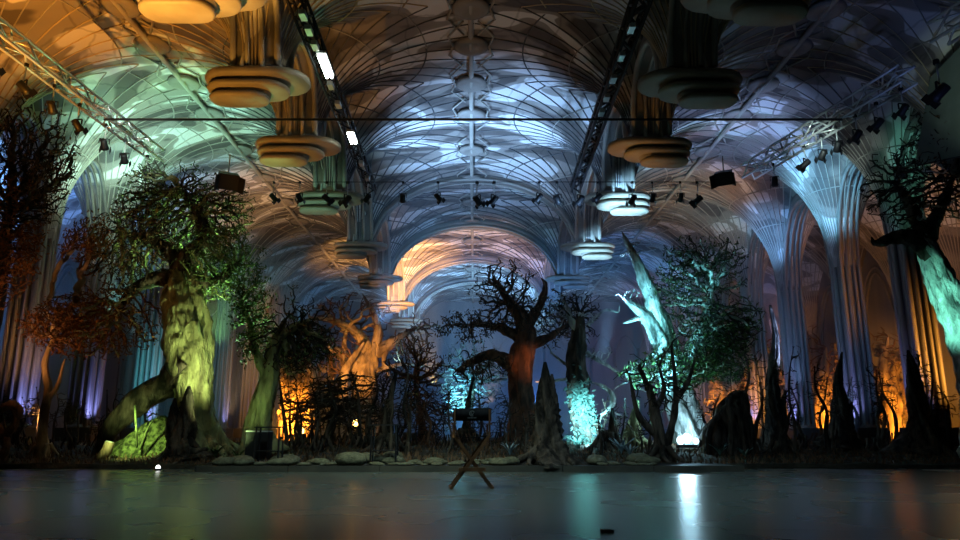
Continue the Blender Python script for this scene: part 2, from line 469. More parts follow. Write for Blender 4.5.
# ridge ribs and bosses
for x, rr in ((-.1, .085), ((PX + CX) / 2, .08), (-(PX + CX) / 2, .08)):
    q = MB(); q.tube([(x, y, ZR - .10 if abs(x) < 1 else ZR - .16) for y in np.linspace(6, 59.8, 30)], rr, 6); q.build('ridge_rib', M_rib, ceil)
    ys = [(a + b) / 2 for a, b in zip(PEND_Y[:-1], PEND_Y[1:])] + PEND_Y
    for y in ys:
        if y < 9: continue
        q = MB(); q.lathe([(.16, 0), (.28, -.05), (.42, -.04), (.5, .02), (.44, .10)], 14, (x, y, ZR - .16)); q.build('boss', M_stone, ceil)
        for s in (-1, 1):   # little cusps running into the boss
            q = MB()
            q.tube([(x + s * .5, y, ZR - .14), (x + s * .62, y + .5, ZR - .13), (x + s * .2, y + 1.25, ZR - .12)], .035, 4)
            q.tube([(x + s * .5, y, ZR - .14), (x + s * .62, y - .5, ZR - .13), (x + s * .2, y - 1.25, ZR - .12)], .035, 4)
            q.build('boss_cusp', M_rib, ceil)

def arch(name, x, ya, yb, z0, z1, width, depth, pointed, mat_, inset):
    """moulded arch spanning two supports along the hall, a part of the vault"""
    h = (yb - ya) / 2 - inset
    def pth(off, zoff):
        out = []
        for u in np.linspace(-1, 1, 21):
            au = abs(u)
            if pointed: z = (1 - au ** 2.2) ** .62
            else: z = (1 - au ** 2.4) ** .5
            out.append(Vector((off, u * (h - zoff * .6), (z1 - z0 - zoff) * z)))
        return out
    q = MB(); base = pth(0, 0); n = len(base)
    for p in base:
        for ox, oz in ((-width / 2, 0), (width / 2, 0), (width / 2, depth), (-width / 2, depth)):
            q.v.append((p.x + ox, p.y * (1 + oz * .12), p.z + oz))
    for i in range(n - 1):
        for k in range(4):
            k2 = (k + 1) % 4; q.f.append((i * 4 + k, i * 4 + k2, i * 4 + 4 + k2, i * 4 + 4 + k))
    t = q.build(name, mat_, ceil, True, (x, (ya + yb) / 2, z0))
    for off, zo, r in ((-width / 2, 0, .075), (-width / 6, .08, .05), (width / 6, .08, .05), (width / 2, 0, .075)):
        pp = pth(off, zo)
        if pointed: pp = [Vector((pp[0].x, pp[0].y, .95 - z0))] + pp + [Vector((pp[-1].x, pp[-1].y, .95 - z0))]
        q = MB(); q.tube(pp, r, 6); q.build('moulding', M_column if pointed else M_rib, t)
    return t

def nave_arch(y, drop, wid):
    """cross arch over the nave from pendant to pendant"""
    q = MB(); n = 41
    for i in range(n):
        x = -PX + .35 + (2 * PX - .7) * i / (n - 1)
        z = min(prof_p(PX - abs(x)), ZR) - .02
        for oy, oz in ((-wid / 2, -drop), (wid / 2, -drop), (wid / 2, .1), (-wid / 2, .1)): q.v.append((x, y + oy, z + oz))
    for i in range(n - 1):
        for k in range(4):
            k2 = (k + 1) % 4; q.f.append((i * 4 + k, i * 4 + k2, i * 4 + 4 + k2, i * 4 + 4 + k))
    t = q.build('cross_arch', M_stone, ceil)
    for oy in (-wid / 2, wid / 2):
        q = MB(); q.tube([(x_, y + oy, z_ - drop) for x_, z_ in [(-PX + .35 + (2 * PX - .7) * i / 40, min(prof_p(PX - abs(-PX + .35 + (2 * PX - .7) * i / 40)), ZR) - .02) for i in range(41)]], .06, 5); q.build('moulding', M_rib, t)
for y_, d_ in ((29.2, .18), (35.7, .35), (43.3, .4), (50.0, .4)): nave_arch(y_, d_, .5)

# ------------------------------------------------------------------ hanging pendants
def racetrack(w, d, z0, z1, cx, n=8, bev=.05):
    """stadium plate with rounded rim, long side across the hall"""
    q = MB(); hw = w / 2 - d / 2
    def ring(k, z):
        out = []
        for sgn in (1, -1):
            for j in range(n + 1):
                a = -math.pi / 2 + math.pi * j / n
                x = sgn * (hw + (d / 2 - k) * math.cos(a)); y = sgn * (d / 2 - k) * math.sin(a)
                out.append((cx + x, y, z))
        return out
    rings = [ring(bev, z0), ring(.012, z0 + bev * .6), ring(0, (z0 + z1) / 2), ring(.012, z1 - bev * .6), ring(bev, z1)]
    m = len(rings[0])
    for r in rings: q.v += r
    for i in range(4):
        for k in range(m):
            k2 = (k + 1) % m; q.f.append((i * m + k, i * m + k2, (i + 1) * m + k2, (i + 1) * m + k))
    q.f.append(tuple(range(m))[::-1]); q.f.append(tuple(4 * m + k for k in range(m)))
    return q

PEND = {(-1, 11.2): 'orange-lit tiered vault pendant, first in its row, broad golden underside',
        (-1, 14.6): 'orange-lit tiered vault pendant with a teal inner edge',
        (-1, 18.3): 'dull orange tiered vault pendant above the old tree crown',
        (-1, 22.8): 'grey-green tiered vault pendant above the rear lamp bar',
        (-1, 29.2): 'dark green-grey tiered vault pendant behind the rear lamp bar',
        (-1, 35.7): 'dark tiered vault pendant just before the golden lit one',
        (-1, 43.3): 'bright golden-lit tiered vault pendant below the amber arch',
        (-1, 50.0): 'shadowed tiered vault pendant beyond the golden-lit one',
        (1, 11.2): 'unlit dark tiered vault pendant at the front of the row facing the orange ones',
        (1, 14.6): 'dim brown tiered vault pendant between moulded arches, near the dark truss',
        (1, 18.3): 'dark tiered vault pendant with faint orange fan above',
        (1, 22.8): 'icy white glowing tiered vault pendant above the lamp bar',
        (1, 29.2): 'pale blue-lit tiered vault pendant with grey fluted shaft',
        (1, 35.7): 'small grey-blue tiered vault pendant beside the dark tree crown',
        (1, 43.3): 'faint grey tiered vault pendant over the dark central tree',
        (1, 50.0): 'farthest dim tiered vault pendant behind the dark central tree'}
for s in (-1, 1):
    for y in PEND_Y[1:]:
        lab = PEND.get((s, y), 'shadowed tiered vault pendant deep in the hazy far vault')
        t = thing('vault_pendant', lab, 'pendant', (s * PX, y, 7.85), 0, 'stone pendants hanging in two rows from the fan vault')
        for w, d, z0, z1, cx in ((1.3, .7, 0, .13, .38), (1.8, .95, .2, .33, .19), (2.3, 1.2, .40, .56, .0)):
            q = racetrack(w, d, z0, z1, s * cx); q.build('tier', M_disc, t)
        q = racetrack(1.0, .6, .1, .45, s * .2); q.build('core', M_stone, t)
        q = MB(); prof = [(.58, .52), (.5, .62), (.46, 1.2), (.5, 1.7)]
        q.lathe(prof, 20); q.build('shaft', M_stone, t)
        for k in range(8):
            a = 2 * math.pi * (k + .5) / 8
            q = MB(); q.tube([(.5 * math.cos(a) * r, .5 * math.sin(a) * r, z) for r, z in ((1.15, .54), (.98, .95), (.98, 1.3), (1.1, 1.7), (1.5, 2.1))], .055, 5)
            q.build('colonnette', M_rib, t)
    for ya, yb in zip(PEND_Y[:-1], PEND_Y[1:]):
        arch('pendant_arch', s * (PX - .05), ya, yb, 8.5, 9.2 + min(1.5, (yb - ya) * .26), .95, .3, False, M_stone, .45)

# ------------------------------------------------------------------ columns
proto = None
for s in (-1, 1):
    for i, y in enumerate(COL_Y):
        if y < 17: continue
        nm = {21.2: 'first', 24.9: 'second', 29.5: 'third', 33.6: 'fourth', 38.2: 'fifth', 43.0: 'sixth', 17.5: 'nearest', 48: 'seventh', 53: 'last'}[y]
        lab = ('tall fluted column, ' + nm + ' of the arcade row, ' + ('on the green tree side' if s < 0 else 'on the pale cyan tree side'))
        if proto is None:
            t = thing('fluted_column', lab, 'column', (s * CX, y, 0), 0, 'arcade columns')
            q = MB(); q.box((0, 0, .46), (1.15, 1.15, .92)); q.build('plinth', M_dark, t, False)
            q = MB(); q.lathe([(.52, .92), (.5, 1.0), (.36, 1.1), (.34, 4), (.33, 7.2), (.40, 7.45)], 20); q.build('shaft', M_column, t)
            for k in range(10):
                a = 2 * math.pi * k / 10
                q = MB(); q.tube([(.4 * math.cos(a), .4 * math.sin(a), .92), (.39 * math.cos(a), .39 * math.sin(a), 4), (.38 * math.cos(a), .38 * math.sin(a), 7.1), (.5 * math.cos(a), .5 * math.sin(a), 8.1)], .085 if k % 2 else .06, 6)
                q.build('colonnette', M_column, t)
            proto = t
        else:
            t = copy_tree(proto); t.location = (s * CX, y, 0); t['label'] = lab
        # violet footlight standing on the ground in front of the plinth, lighting the foot of the shaft
        if 20 < y < 45:
            spot((s * (CX - .75), y - .42, .98), (s * (CX - .1), y - .1, 2.8), VIOLET, 90 if y < 35 else 50, 75, .6, .05)
    for ya, yb in zip(COL_Y[1:-1], COL_Y[2:]):
        arch('arcade_arch', s * CX, ya, yb, 6.6, 9.75, .62, .35, True, M_stone, .36)

# ------------------------------------------------------------------ trees
def catmull(pts, per=6):
    pts = [Vector(p) for p in pts]; out = []
    P0 = [pts[0] * 2 - pts[1]] + pts + [pts[-1] * 2 - pts[-2]]
    for i in range(1, len(P0) - 2):
        a, b, c, d = P0[i - 1:i + 3]
        for k in range(per):
            t = k / per
            out.append(.5 * ((2 * b) + (c - a) * t + (2 * a - 5 * b + 4 * c - d) * t * t + (3 * b - 3 * c + d - a) * t ** 3))
    out.append(pts[-1]); return out

def lerp_list(vals, n):
    x = np.linspace(0, len(vals) - 1, n); return list(np.interp(x, range(len(vals)), vals))

def trunk_mesh(pts, rads, sides=18, lobes=.18, flare=0.0, seed=0, lump=.12, per=9, twist=1.2, ridge=.22):
    path = catmull(pts, per); rr = lerp_list(rads, len(path)); q = MB(); q.tube(path, rr, sides)
    m = len(path); rnd = random.Random(seed)
    ph = [rnd.random() * 6.28 for _ in range(4)]
    for i in range(m):
        c = path[i]; f = i / (m - 1)
        lo = lobes * (1 + 2.2 * max(0, 1 - f * 3) ** 2)
        for k in range(sides):
            w = 2 * math.pi * k / sides + twist * f * 2
            mul = 1 + lo * (.6 * math.cos(5 * w + ph[0]) + .4 * math.cos(3 * w + ph[1])) + flare * max(0, 1 - f * 4) ** 2 * (.6 + .8 * max(0, math.cos(4 * w + ph[2])))
            v = Vector(q.v[i * sides + k]); d = v - c
            rn = noise.noise(Vector((math.cos(w) * 3.4, math.sin(w) * 3.4, v.z * .5 + seed))) + .5 * noise.noise(Vector((math.cos(w) * 7, math.sin(w) * 7, v.z * 1.1 + seed)))
            mul += ridge * (.5 - abs(rn) * 2.2)
            mul += lump * noise.noise(v * 2.2 + Vector((seed, 0, 0))) + lump * .6 * noise.noise(v * 5 + Vector((0, seed, 0)))
            q.v[i * sides + k] = tuple(c + d * mul)
    return q, path

def colonize(starts, attr, D, kill, rnd, iters=90, infl=1e9, wob=.35):
    """space colonisation: returns node positions, parents"""
    pos = [np.array(p) for p in starts]; par = [-1] * len(pos)
    A = np.array(attr); best = np.full(len(A), 1e18); bi = np.zeros(len(A), int); alive = np.ones(len(A), bool)
    new = list(range(len(pos)))
    for it in range(iters):
        for n in new:
            d = ((A - pos[n]) ** 2).sum(1); m = d < best; best[m] = d[m]; bi[m] = n
        alive &= best > kill * kill
        if not alive.any(): break
        new = []
        act = alive & (best < infl * infl)
        for n in np.unique(bi[act]):
            sel = act & (bi == n)
            v = A[sel] - pos[n]; v /= np.linalg.norm(v, axis=1)[:, None] + 1e-9
            d = v.sum(0); L = np.linalg.norm(d)
            if L < 1e-6: continue
            d = d / L + np.array([rnd.gauss(0, wob) for _ in range(3)]); d /= np.linalg.norm(d)
            p = pos[n] + d * D
            pos.append(p); par.append(int(n)); new.append(len(pos) - 1)
        if not new or len(pos) > 9000: break
    return pos, par

def ellip(u, v, Y, ru, rv, ry, n, rnd):
    """attractors in an ellipsoid whose centre is measured on the photograph"""
    c = P(u, v, Y); s = (Y / math.cos(PITCH)) / F
    out = []; subs = []
    k = max(4, min(11, n // 70))
    while len(subs) < k:
        a = [rnd.uniform(-1, 1) for _ in range(3)]
        if sum(q * q for q in a) < .85: subs.append((a, rnd.uniform(.28, .55)))
    while len(out) < n:
        b, r = rnd.choice(subs)
        a = [rnd.gauss(0, .55) * r + b[i] for i in range(3)]
        if sum(q * q for q in a) < 1.35: out.append((c.x + a[0] * ru * s, c.y + a[1] * ry, c.z + a[2] * rv * s))
    return out

def crown(t, starts, attr, rnd, D=.16, kill=.22, tip=.012, thick=.05, bark=None, twig=None, leaf=None, nleaf=0, leafsize=.07, n_exp=2.3, wob=.35, leafmat_name='foliage', rmax=.3):
    pos, par = colonize(starts, attr, D, kill, rnd, wob=wob)
    N = len(pos); ch = [[] for _ in range(N)]
    for i, p in enumerate(par):
        if p >= 0: ch[p].append(i)
    rad = [0.0] * N
    for i in range(N - 1, -1, -1):
        rad[i] = tip if not ch[i] else min(rmax, sum(rad[c] ** n_exp for c in ch[i]) ** (1 / n_exp))
    tw = MB(); nb = 0
    stack = [(i, None) for i in range(N) if par[i] == -1]
    jobs = []
    for i in range(N):
        if par[i] == -1:
            for c in ch[i]: jobs.append((i, c))
    while jobs:
        a, c = jobs.pop()
        chain = [a, c]
        while ch[chain[-1]]:
            k = max(ch[chain[-1]], key=lambda i: rad[i])
            for o in ch[chain[-1]]:
                if o != k: jobs.append((chain[-1], o))
            chain.append(k)
        rr = [rad[c]] + [rad[i] for i in chain[1:]]
        pts = [pos[i] for i in chain]
        if rr[0] > thick and nb < 24:
            nb += 1
            q = MB(); pp = catmull(pts, 2); q.tube(pp, lerp_list(rr, len(pp)), 7)
            q.build('branch', bark or twig, t)
        else:
            tw.tube(pts, rr, 4 if rr[0] > .02 else 3, False)
    if tw.v: stuff(tw.build('twigs', twig, t))
    if leaf and nleaf:
        lf = MB(); thin = [i for i in range(N) if rad[i] < tip * 2.2 and par[i] >= 0]
        for _ in range(nleaf):
            p = Vector(pos[rnd.choice(thin)]) + Vector([rnd.gauss(0, .07) for _ in range(3)])
            a = Vector([rnd.gauss(0, 1) for _ in range(3)]).normalized(); b = a.orthogonal().normalized(); c = a.cross(b)
            s = leafsize * rnd.uniform(.6, 1.4)
            lf.add([p - a * s, p + b * s * .4 + c * s * .1, p + a * s, p - b * s * .4 + c * s * .1], [(0, 1, 2, 3)])
        stuff(lf.build(leafmat_name, leaf, t, False))
    return pos

def roots(t, base, n, length, r, m, rnd, arc=(0, 2 * math.pi), lift=.35):
    for k in range(n):
        a = arc[0] + (arc[1] - arc[0]) * (k + rnd.uniform(.2, .8)) / n
        L = length * rnd.uniform(.6, 1.2); pts = []
        for j in range(6):
            f = j / 5
            x = base.x + math.cos(a + .25 * math.sin(f * 4 + k)) * (.15 + L * f); y = base.y + math.sin(a + .25 * math.sin(f * 4 + k)) * (.15 + L * f)
            g0 = ground_z(x, y) if y > 16.9 else (.11 if abs(x) < 5.7 and y > 15.6 else 0)
            pts.append((x, y, g0 - .02 + lift * (1 - f) ** 2.2))
        pp = catmull(pts, 3); q = MB(); q.tube(pp, lerp_list([r, r * .75, r * .55, r * .4, r * .25, r * .1], len(pp)), 7); q.build('root', m, t)

def tree(name, label, trunk, rads, Y, bark, twig, limbs=(), crowns=(), leaf=None, nleaf=0, seed=1, group=None, sides=36, lobes=.16, flare=.3, nroots=6, rootlen=1.0,
         rootr=.12, D=.13, kill=.145, tip=.015, thick=.05, leafsize=.07, cat='tree', wob=.35, starts_from=.45, extra_leaf=None, rmax=.3, lump=.14, limbmat=None):
    rnd = random.Random(seed)
    pts = [P(a[0], a[1], a[2] if len(a) > 2 else Y) for a in trunk]
    b = pts[0].copy(); gz = ground_z(b.x, b.y) if b.y > 16.9 else .11
    pts[0].z = gz - .05
    t = thing(name, label, cat, (0, 0, 0), 0, group)
    rads = list(rads[:-1]) + [min(rads[-1], rads[-2] * .5), .03]; pts.append(pts[-1] + (pts[-1] - pts[-2]) * .15)
    q, path = trunk_mesh(pts, rads, sides, lobes, flare, seed, lump=lump)
    q.build('trunk', bark, t)
    if nroots: roots(t, pts[0], nroots, rootlen, rootr, bark, rnd)
    starts = [tuple(p) for p in path[int(len(path) * starts_from):]]
    for lm, rr in limbs:
        lp = [P(a[0], a[1], a[2] if len(a) > 2 else Y) for a in lm]
        rr = list(rr[:-1]) + [min(rr[-1], .03)]
        lp.append(lp[-1] + (lp[-1] - lp[-2]) * .3 + Vector((rnd.gauss(0, .1), rnd.gauss(0, .1), rnd.gauss(.05, .1)))); rr = rr[:-1] + [max(rr[-1], rr[-2] * .55), .012]
        q, lpath = trunk_mesh(lp, rr, 16, .1, 0, seed + 5, .22, per=6); q.build('limb', limbmat or bark, t)
        starts += [tuple(p) for p in lpath[3:]]
    for cr in crowns:
        u, v, dY, ru, rv, ry, n = cr[:7]
        kw = cr[7] if len(cr) > 7 else {}
        dens = 2.9 if n > 200 else 1.4
        attr = ellip(u, v, Y + dY, ru, rv, ry, int(n * dens), rnd)
        # start only from the nearest wood so that limbs reach the crown
        c = P(u, v, Y + dY)
        st = sorted(starts, key=lambda p: (Vector(p) - c).length)[:14]
        k2 = dict(D=D, kill=kill, tip=tip, thick=thick, bark=bark, twig=twig, leaf=leaf, nleaf=nleaf, leafsize=leafsize, wob=wob, rmax=rmax); k2.update(kw)
        crown(t, st, attr, rnd, **k2)
    # put the thing's origin at its base
    o = pts[0]
    t.location = o
    for c_ in t.children: c_.location = -o
    return t

# the big green-lit tree on the left of the hall
tree('old_oak', 'huge gnarled old tree with thick mossy trunk lit green-yellow and dark tangled crown',
     [(206, 462), (198, 425), (192, 385), (188, 345), (185, 310), (184, 285), (180, 268)], [.5, .44, .46, .58, .56, .46, .22], 19, M_bark_moss, M_twig,
     limbs=[([(188, 362), (168, 384), (142, 400), (118, 420), (96, 456)], [.46, .36, .3, .26, .22]),
            ([(183, 285), (165, 278), (148, 282), (132, 292), (118, 310)], [.3, .24, .18, .14, .1]),
            ([(182, 275), (190, 255), (205, 238), (198, 215), (185, 195)], [.3, .24, .2, .14, .08]),
            ([(184, 280), (205, 282), (225, 275), (238, 262)], [.22, .16, .12, .07]),
            ([(182, 268), (168, 250), (148, 238), (128, 235)], [.24, .18, .13, .08])],
     crowns=[(180, 208, .2, 66, 48, 1.3, 1250, dict(leaf=M_leaf_green, nleaf=2600)), (128, 248, -.2, 46, 48, 1.1, 950, dict(leaf=M_leaf_brown, nleaf=1200)), (218, 262, .1, 44, 36, 1.0, 700, dict(twig=M_twig_green, leaf=M_leaf_green, nleaf=2000)),
             (100, 322, -.4, 62, 32, 1.0, 900, dict(twig=M_twig_rust, leaf=M_leaf_rust, nleaf=900))],
     leaf=M_leaf_green, nleaf=1500, seed=3, sides=48, nroots=8, rootlen=1.6, rootr=.2, leafsize=.05, starts_from=.75, limbmat=M_bark, thick=.04, flare=.12)
# split stump standing in front of it
def stump(name, label, u, vb, Y, spikes, base_r, bark, seed, nroots=9, rootlen=.9, group=None):
    rnd = random.Random(seed); b = P(u, vb, Y); b.z = (ground_z(b.x, b.y) if Y > 16.9 else .11) - .04
    t = thing(name, label, 'stump', b, 0, group)
    for k, sp in enumerate(spikes):
        pts = [Vector((b.x + (k * .12), b.y, b.z))] + [P(a[0], a[1], Y) for a in sp]
        n = len(pts); rr = [base_r * (1 - .3 * k)] + list(np.linspace(base_r * .62, .03, n - 1) if k == 0 else np.linspace(base_r * .45, .02, n - 1))
        q, _ = trunk_mesh(pts, rr, 44, .2, .7, seed + k, .2, ridge=.5)
        o = q.build('trunk' if k == 0 else 'splinter', bark, t); o.location = -b
    roots(t, b, nroots, rootlen, .11, bark, rnd, lift=.45)
    for c in t.children:
        if c.name.startswith('root'): c.location = -b
    return t
stump('split_stump', 'black split stump with two spikes before the mossy old tree', 180, 466, 17.9, [[(180, 450), (186, 425), (188, 400), (189, 386)], [(176, 440), (174, 415), (175, 398)]], .45, M_bark, 4)
stump('tall_stump', 'tall dark fluted broken stump with spreading roots on the platform', 547, 466, 16.6, [[(547, 440), (547, 410), (546, 385), (545, 362)], [(549, 430), (551, 395), (552, 374)]], .5, M_bark, 9, 16, 1.0)

# rusty tree at the left edge and the rust sapling beside it
tree('rust_tree', 'dark thorny tree with rust-coloured twigs in front of the fluted columns', [(-24, 470), (-18, 400), (-10, 330), (0, 270), (8, 215)], [.3, .26, .22, .18, .1], 17.6, M_bark, M_twig,
     crowns=[(20, 165, .3, 48, 70, 1.1, 650), (18, 262, -.2, 34, 40, .8, 480, dict(twig=M_twig_rust, leaf=M_leaf_rust, nleaf=1300)), (52, 165, .2, 26, 60, .8, 300, dict(leaf=M_leaf_brown, nleaf=500)), (14, 215, .1, 30, 40, .8, 300, dict(twig=M_twig_rust, leaf=M_leaf_rust, nleaf=500))],
     leaf=M_leaf_brown, nleaf=500, seed=12, nroots=4, leafsize=.05)
tree('rust_sapling', 'slim leaning tree with brown trunk and bushy rust-brown crown', [(42, 452), (44, 420), (48, 390), (45, 362), (52, 340)], [.12, .1, .09, .08, .06], 18, M_bark_tan, M_twig_rust,
     limbs=[([(48, 400), (58, 385), (64, 362)], [.06, .05, .04])], crowns=[(62, 332, 0, 36, 26, .8, 420), (92, 245, .5, 24, 26, .7, 260)], leaf=M_leaf_rust, nleaf=900, seed=14, sides=10, nroots=4, rootlen=.4, rootr=.05, leafsize=.05)

# mossy tree left of the orange thicket
tree('mossy_tree', 'mossy green-barked tree with dark tangled crown beside the orange thicket', [(262, 462), (258, 435), (263, 405), (270, 372), (275, 345), (284, 322)], [.36, .32, .27, .22, .15, .06], 18.5, M_bark_moss, M_twig,
     limbs=[([(268, 380), (255, 350), (250, 325), (243, 305)], [.13, .1, .07, .04]), ([(273, 345), (290, 330), (305, 322)], [.16, .12, .07])],
     crowns=[(292, 330, .1, 42, 42, .9, 700, dict(leaf=M_leaf_brown, nleaf=700)), (252, 318, -.1, 20, 44, .6, 420, dict(twig=M_twig_green, leaf=M_leaf_green, nleaf=1200)), (310, 352, .3, 34, 22, .8, 320)],
     leaf=M_leaf_green, nleaf=500, seed=21, nroots=7, rootlen=.7, leafsize=.05, flare=.5)

# central dark tree
tree('dark_oak', 'dark broad tree with reddish trunk and bare tangled crown under the blue vault', [(528, 446), (524, 415), (520, 385), (522, 355), (525, 332), (516, 310)], [.6, .46, .38, .38, .3, .12], 24, M_bark_red, M_twig,
     limbs=[([(520, 372), (505, 360), (490, 355), (472, 362), (458, 370)], [.3, .24, .18, .12, .06]), ([(522, 318), (508, 300), (498, 285)], [.22, .15, .08]), ([(526, 325), (540, 305), (545, 285)], [.22, .14, .07]), ([(524, 340), (505, 330), (488, 325), (470, 325)], [.2, .15, .1, .05]), ([(530, 345), (548, 338), (562, 328)], [.2, .13, .06])],
     crowns=[(516, 298, 0, 42, 38, 1.4, 1300, dict(tip=.018)), (476, 328, -.2, 38, 14, .9, 330, dict(leaf=M_leaf_brown, nleaf=900)), (476, 366, -.2, 34, 18, .9, 300), (556, 322, .1, 22, 30, 1.0, 330, dict(leaf=M_leaf_brown, nleaf=600))],
     leaf=M_leaf_brown, nleaf=500, seed=31, nroots=8, rootlen=1.4, rootr=.22, D=.2, kill=.26, tip=.016, leafsize=.06)

# leaning cyan-lit tree with ivy on its foot, and bare pale branches
t5 = tree('ivy_tree', 'leaning mossy tree with glowing cyan ivy round its foot and bare pale branches', [(592, 458), (588, 430), (580, 400), (576, 370), (578, 345), (580, 318)], [.46, .38, .33, .30, .26, .16], 22, M_bark, M_bark_pale,
     limbs=[([(580, 372), (568, 366), (553, 354)], [.06, .05, .025]), ([(586, 352), (594, 358), (612, 368), (640, 388)], [.07, .06, .05, .03]), ([(588, 325), (594, 318), (606, 310), (618, 312)], [.06, .05, .04, .02]), ([(585, 330), (576, 320), (562, 316)], [.05, .04, .02]), ([(583, 378), (560, 380), (540, 382)], [.05, .04, .02]), ([(584, 340), (572, 322), (566, 305)], [.16, .12, .06])],
     crowns=[(578, 318, .3, 28, 26, .8, 330, dict(twig=M_twig)), (572, 318, 0, 36, 12, .6, 60, dict(tip=.016, wob=.5)), (612, 352, 0, 30, 14, .6, 40, dict(tip=.016, wob=.5))], seed=41, nroots=6, rootlen=.9, limbmat=M_bark_pale)
q = MB(); rnd = random.Random(5)
for i in range(1700):
    v = rnd.gauss(406, 13) if i % 5 < 2 else rnd.gauss(450, 7); u = rnd.gauss(582 + (v - 400) * .2, 5) if i % 5 < 2 else rnd.gauss(591, 13)
    if v > 461: continue
    p = P(u + rnd.gauss(0, 3), v, 21.45 + rnd.uniform(-.1, .25)); a = Vector([rnd.gauss(0, 1) for _ in range(3)]).normalized(); b = a.orthogonal().normalized(); s_ = rnd.uniform(.05, .11)
    q.add([p - a * s_, p + b * s_ * .55, p + a * s_, p - b * s_ * .55], [(0, 1, 2, 3)])
o = stuff(q.build('ivy', M_fern, t5, False)); o.location = -t5.location
# driftwood curl hanging beside it
t = thing('driftwood', 'pale S-shaped twisted dead branch beside the ivy-covered tree', 'branch')
pts = [P(a, b, 21) for a, b in ((592, 382), (602, 386), (611, 393), (613, 402), (609, 410), (601, 415))]
q, pa = trunk_mesh(pts, [.02, .05, .07, .08, .07, .04], 10, .05, 0, 3); q.build('stem', M_bark_pale, t)
for lm in (((611, 393), (618, 386), (628, 382)), ((609, 410), (617, 414), (626, 418)), ((601, 415), (599, 432), (602, 458))):
    q = MB(); q.tube(catmull([P(a, b, 21) for a, b in lm], 3), .025, 5); q.build('offshoot', M_bark_pale, t)

# white leaning tree
tree('white_tree', 'pale bleached leaning tree with forked trunk and dark green leafy crown', [(694, 460), (688, 430), (680, 400), (672, 372), (662, 345), (648, 318), (626, 300)], [.45, .42, .42, .42, .3, .2, .05], 21, M_bark_pale, M_twig,
     limbs=[([(674, 378), (664, 335), (652, 300), (640, 268), (628, 244)], [.36, .28, .24, .17, .03]), ([(650, 322), (640, 318), (628, 322)], [.1, .07, .03]), ([(676, 380), (690, 350), (705, 320), (712, 290)], [.24, .18, .13, .07])],
     crowns=[(630, 296, 0, 12, 10, .4, 30, dict(twig=M_bark_pale, tip=.02)), (632, 252, 0, 14, 14, .4, 30, dict(twig=M_bark_pale, tip=.02)), (706, 300, -.4, 50, 62, 1.3, 1150, dict(leaf=M_leaf_green, nleaf=2000)), (690, 375, -.8, 62, 22, 1.0, 520, dict(leaf=M_leaf_green, nleaf=1500)), (730, 345, -.2, 30, 34, 1.0, 420, dict(leaf=M_leaf_green, nleaf=1200))],
     seed=51, nroots=6, rootlen=.9, leafsize=.075, starts_from=.5)

# dark many-stemmed thorn on the platform edge
tree('thorn_tree', 'black bare many-stemmed thorn tree growing at the platform edge', [(664, 464), (660, 440), (655, 415), (650, 392), (640, 368)], [.2, .15, .12, .08, .04], 17.4, M_bark, M_twig,
     limbs=[([(664, 455), (672, 425), (676, 398), (674, 370), (672, 345)], [.11, .085, .07, .05, .03]), ([(657, 435), (640, 418), (634, 398), (630, 378)], [.085, .065, .045, .03]), ([(676, 400), (688, 382), (694, 362)], [.07, .05, .02]), ([(655, 410), (664, 390), (660, 365)], [.08, .05, .02])],
     crowns=[(655, 384, 0, 40, 36, .6, 330, dict(tip=.011, wob=.45))], seed=61, nroots=6, rootlen=.6, rootr=.09, lobes=.1)

# mossy leaning tree at the right edge
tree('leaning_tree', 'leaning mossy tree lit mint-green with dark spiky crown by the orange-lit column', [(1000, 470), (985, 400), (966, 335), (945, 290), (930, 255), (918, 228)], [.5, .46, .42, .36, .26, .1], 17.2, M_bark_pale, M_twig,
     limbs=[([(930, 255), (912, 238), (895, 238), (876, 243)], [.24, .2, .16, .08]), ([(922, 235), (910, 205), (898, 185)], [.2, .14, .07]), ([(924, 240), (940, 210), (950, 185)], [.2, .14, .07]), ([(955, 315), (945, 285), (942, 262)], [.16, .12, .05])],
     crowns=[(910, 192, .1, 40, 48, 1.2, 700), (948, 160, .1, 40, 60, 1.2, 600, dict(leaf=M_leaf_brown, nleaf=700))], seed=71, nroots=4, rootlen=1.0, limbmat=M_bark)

# tan ghostly tree behind the orange thicket
tree('tan_tree', 'tan smooth-barked tree with forked arms glowing orange behind the thicket', [(372, 440), (366, 410), (364, 385), (368, 362), (374, 345)], [.7, .55, .5, .5, .4], 32, M_bark_tan, M_twig_rust,
     limbs=[([(366, 380), (352, 364), (341, 353), (326, 347), (308, 338)], [.4, .3, .24, .17, .08]), ([(371, 356), (362, 339), (348, 327), (330, 320), (312, 318)], [.32, .25, .19, .13, .06]), ([(372, 354), (386, 346), (398, 338), (412, 330)], [.34, .25, .17, .08]),
            ([(373, 352), (378, 333), (375, 316), (367, 302)], [.28, .2, .13, .05]), ([(366, 374), (384, 368), (404, 364), (424, 366)], [.14, .1, .07, .04]), ([(350, 363), (344, 346), (347, 330)], [.16, .12, .1]), ([(388, 346), (384, 362), (390, 378)], [.14, .1, .05])],
     crowns=[(350, 318, .3, 46, 22, 1.5, 300, dict(D=.24, kill=.3, tip=.022)), (412, 338, .2, 30, 26, 1.2, 240, dict(D=.24, kill=.3, tip=.022))], seed=81, nroots=6, rootlen=1.4, rootr=.2, lobes=.08)

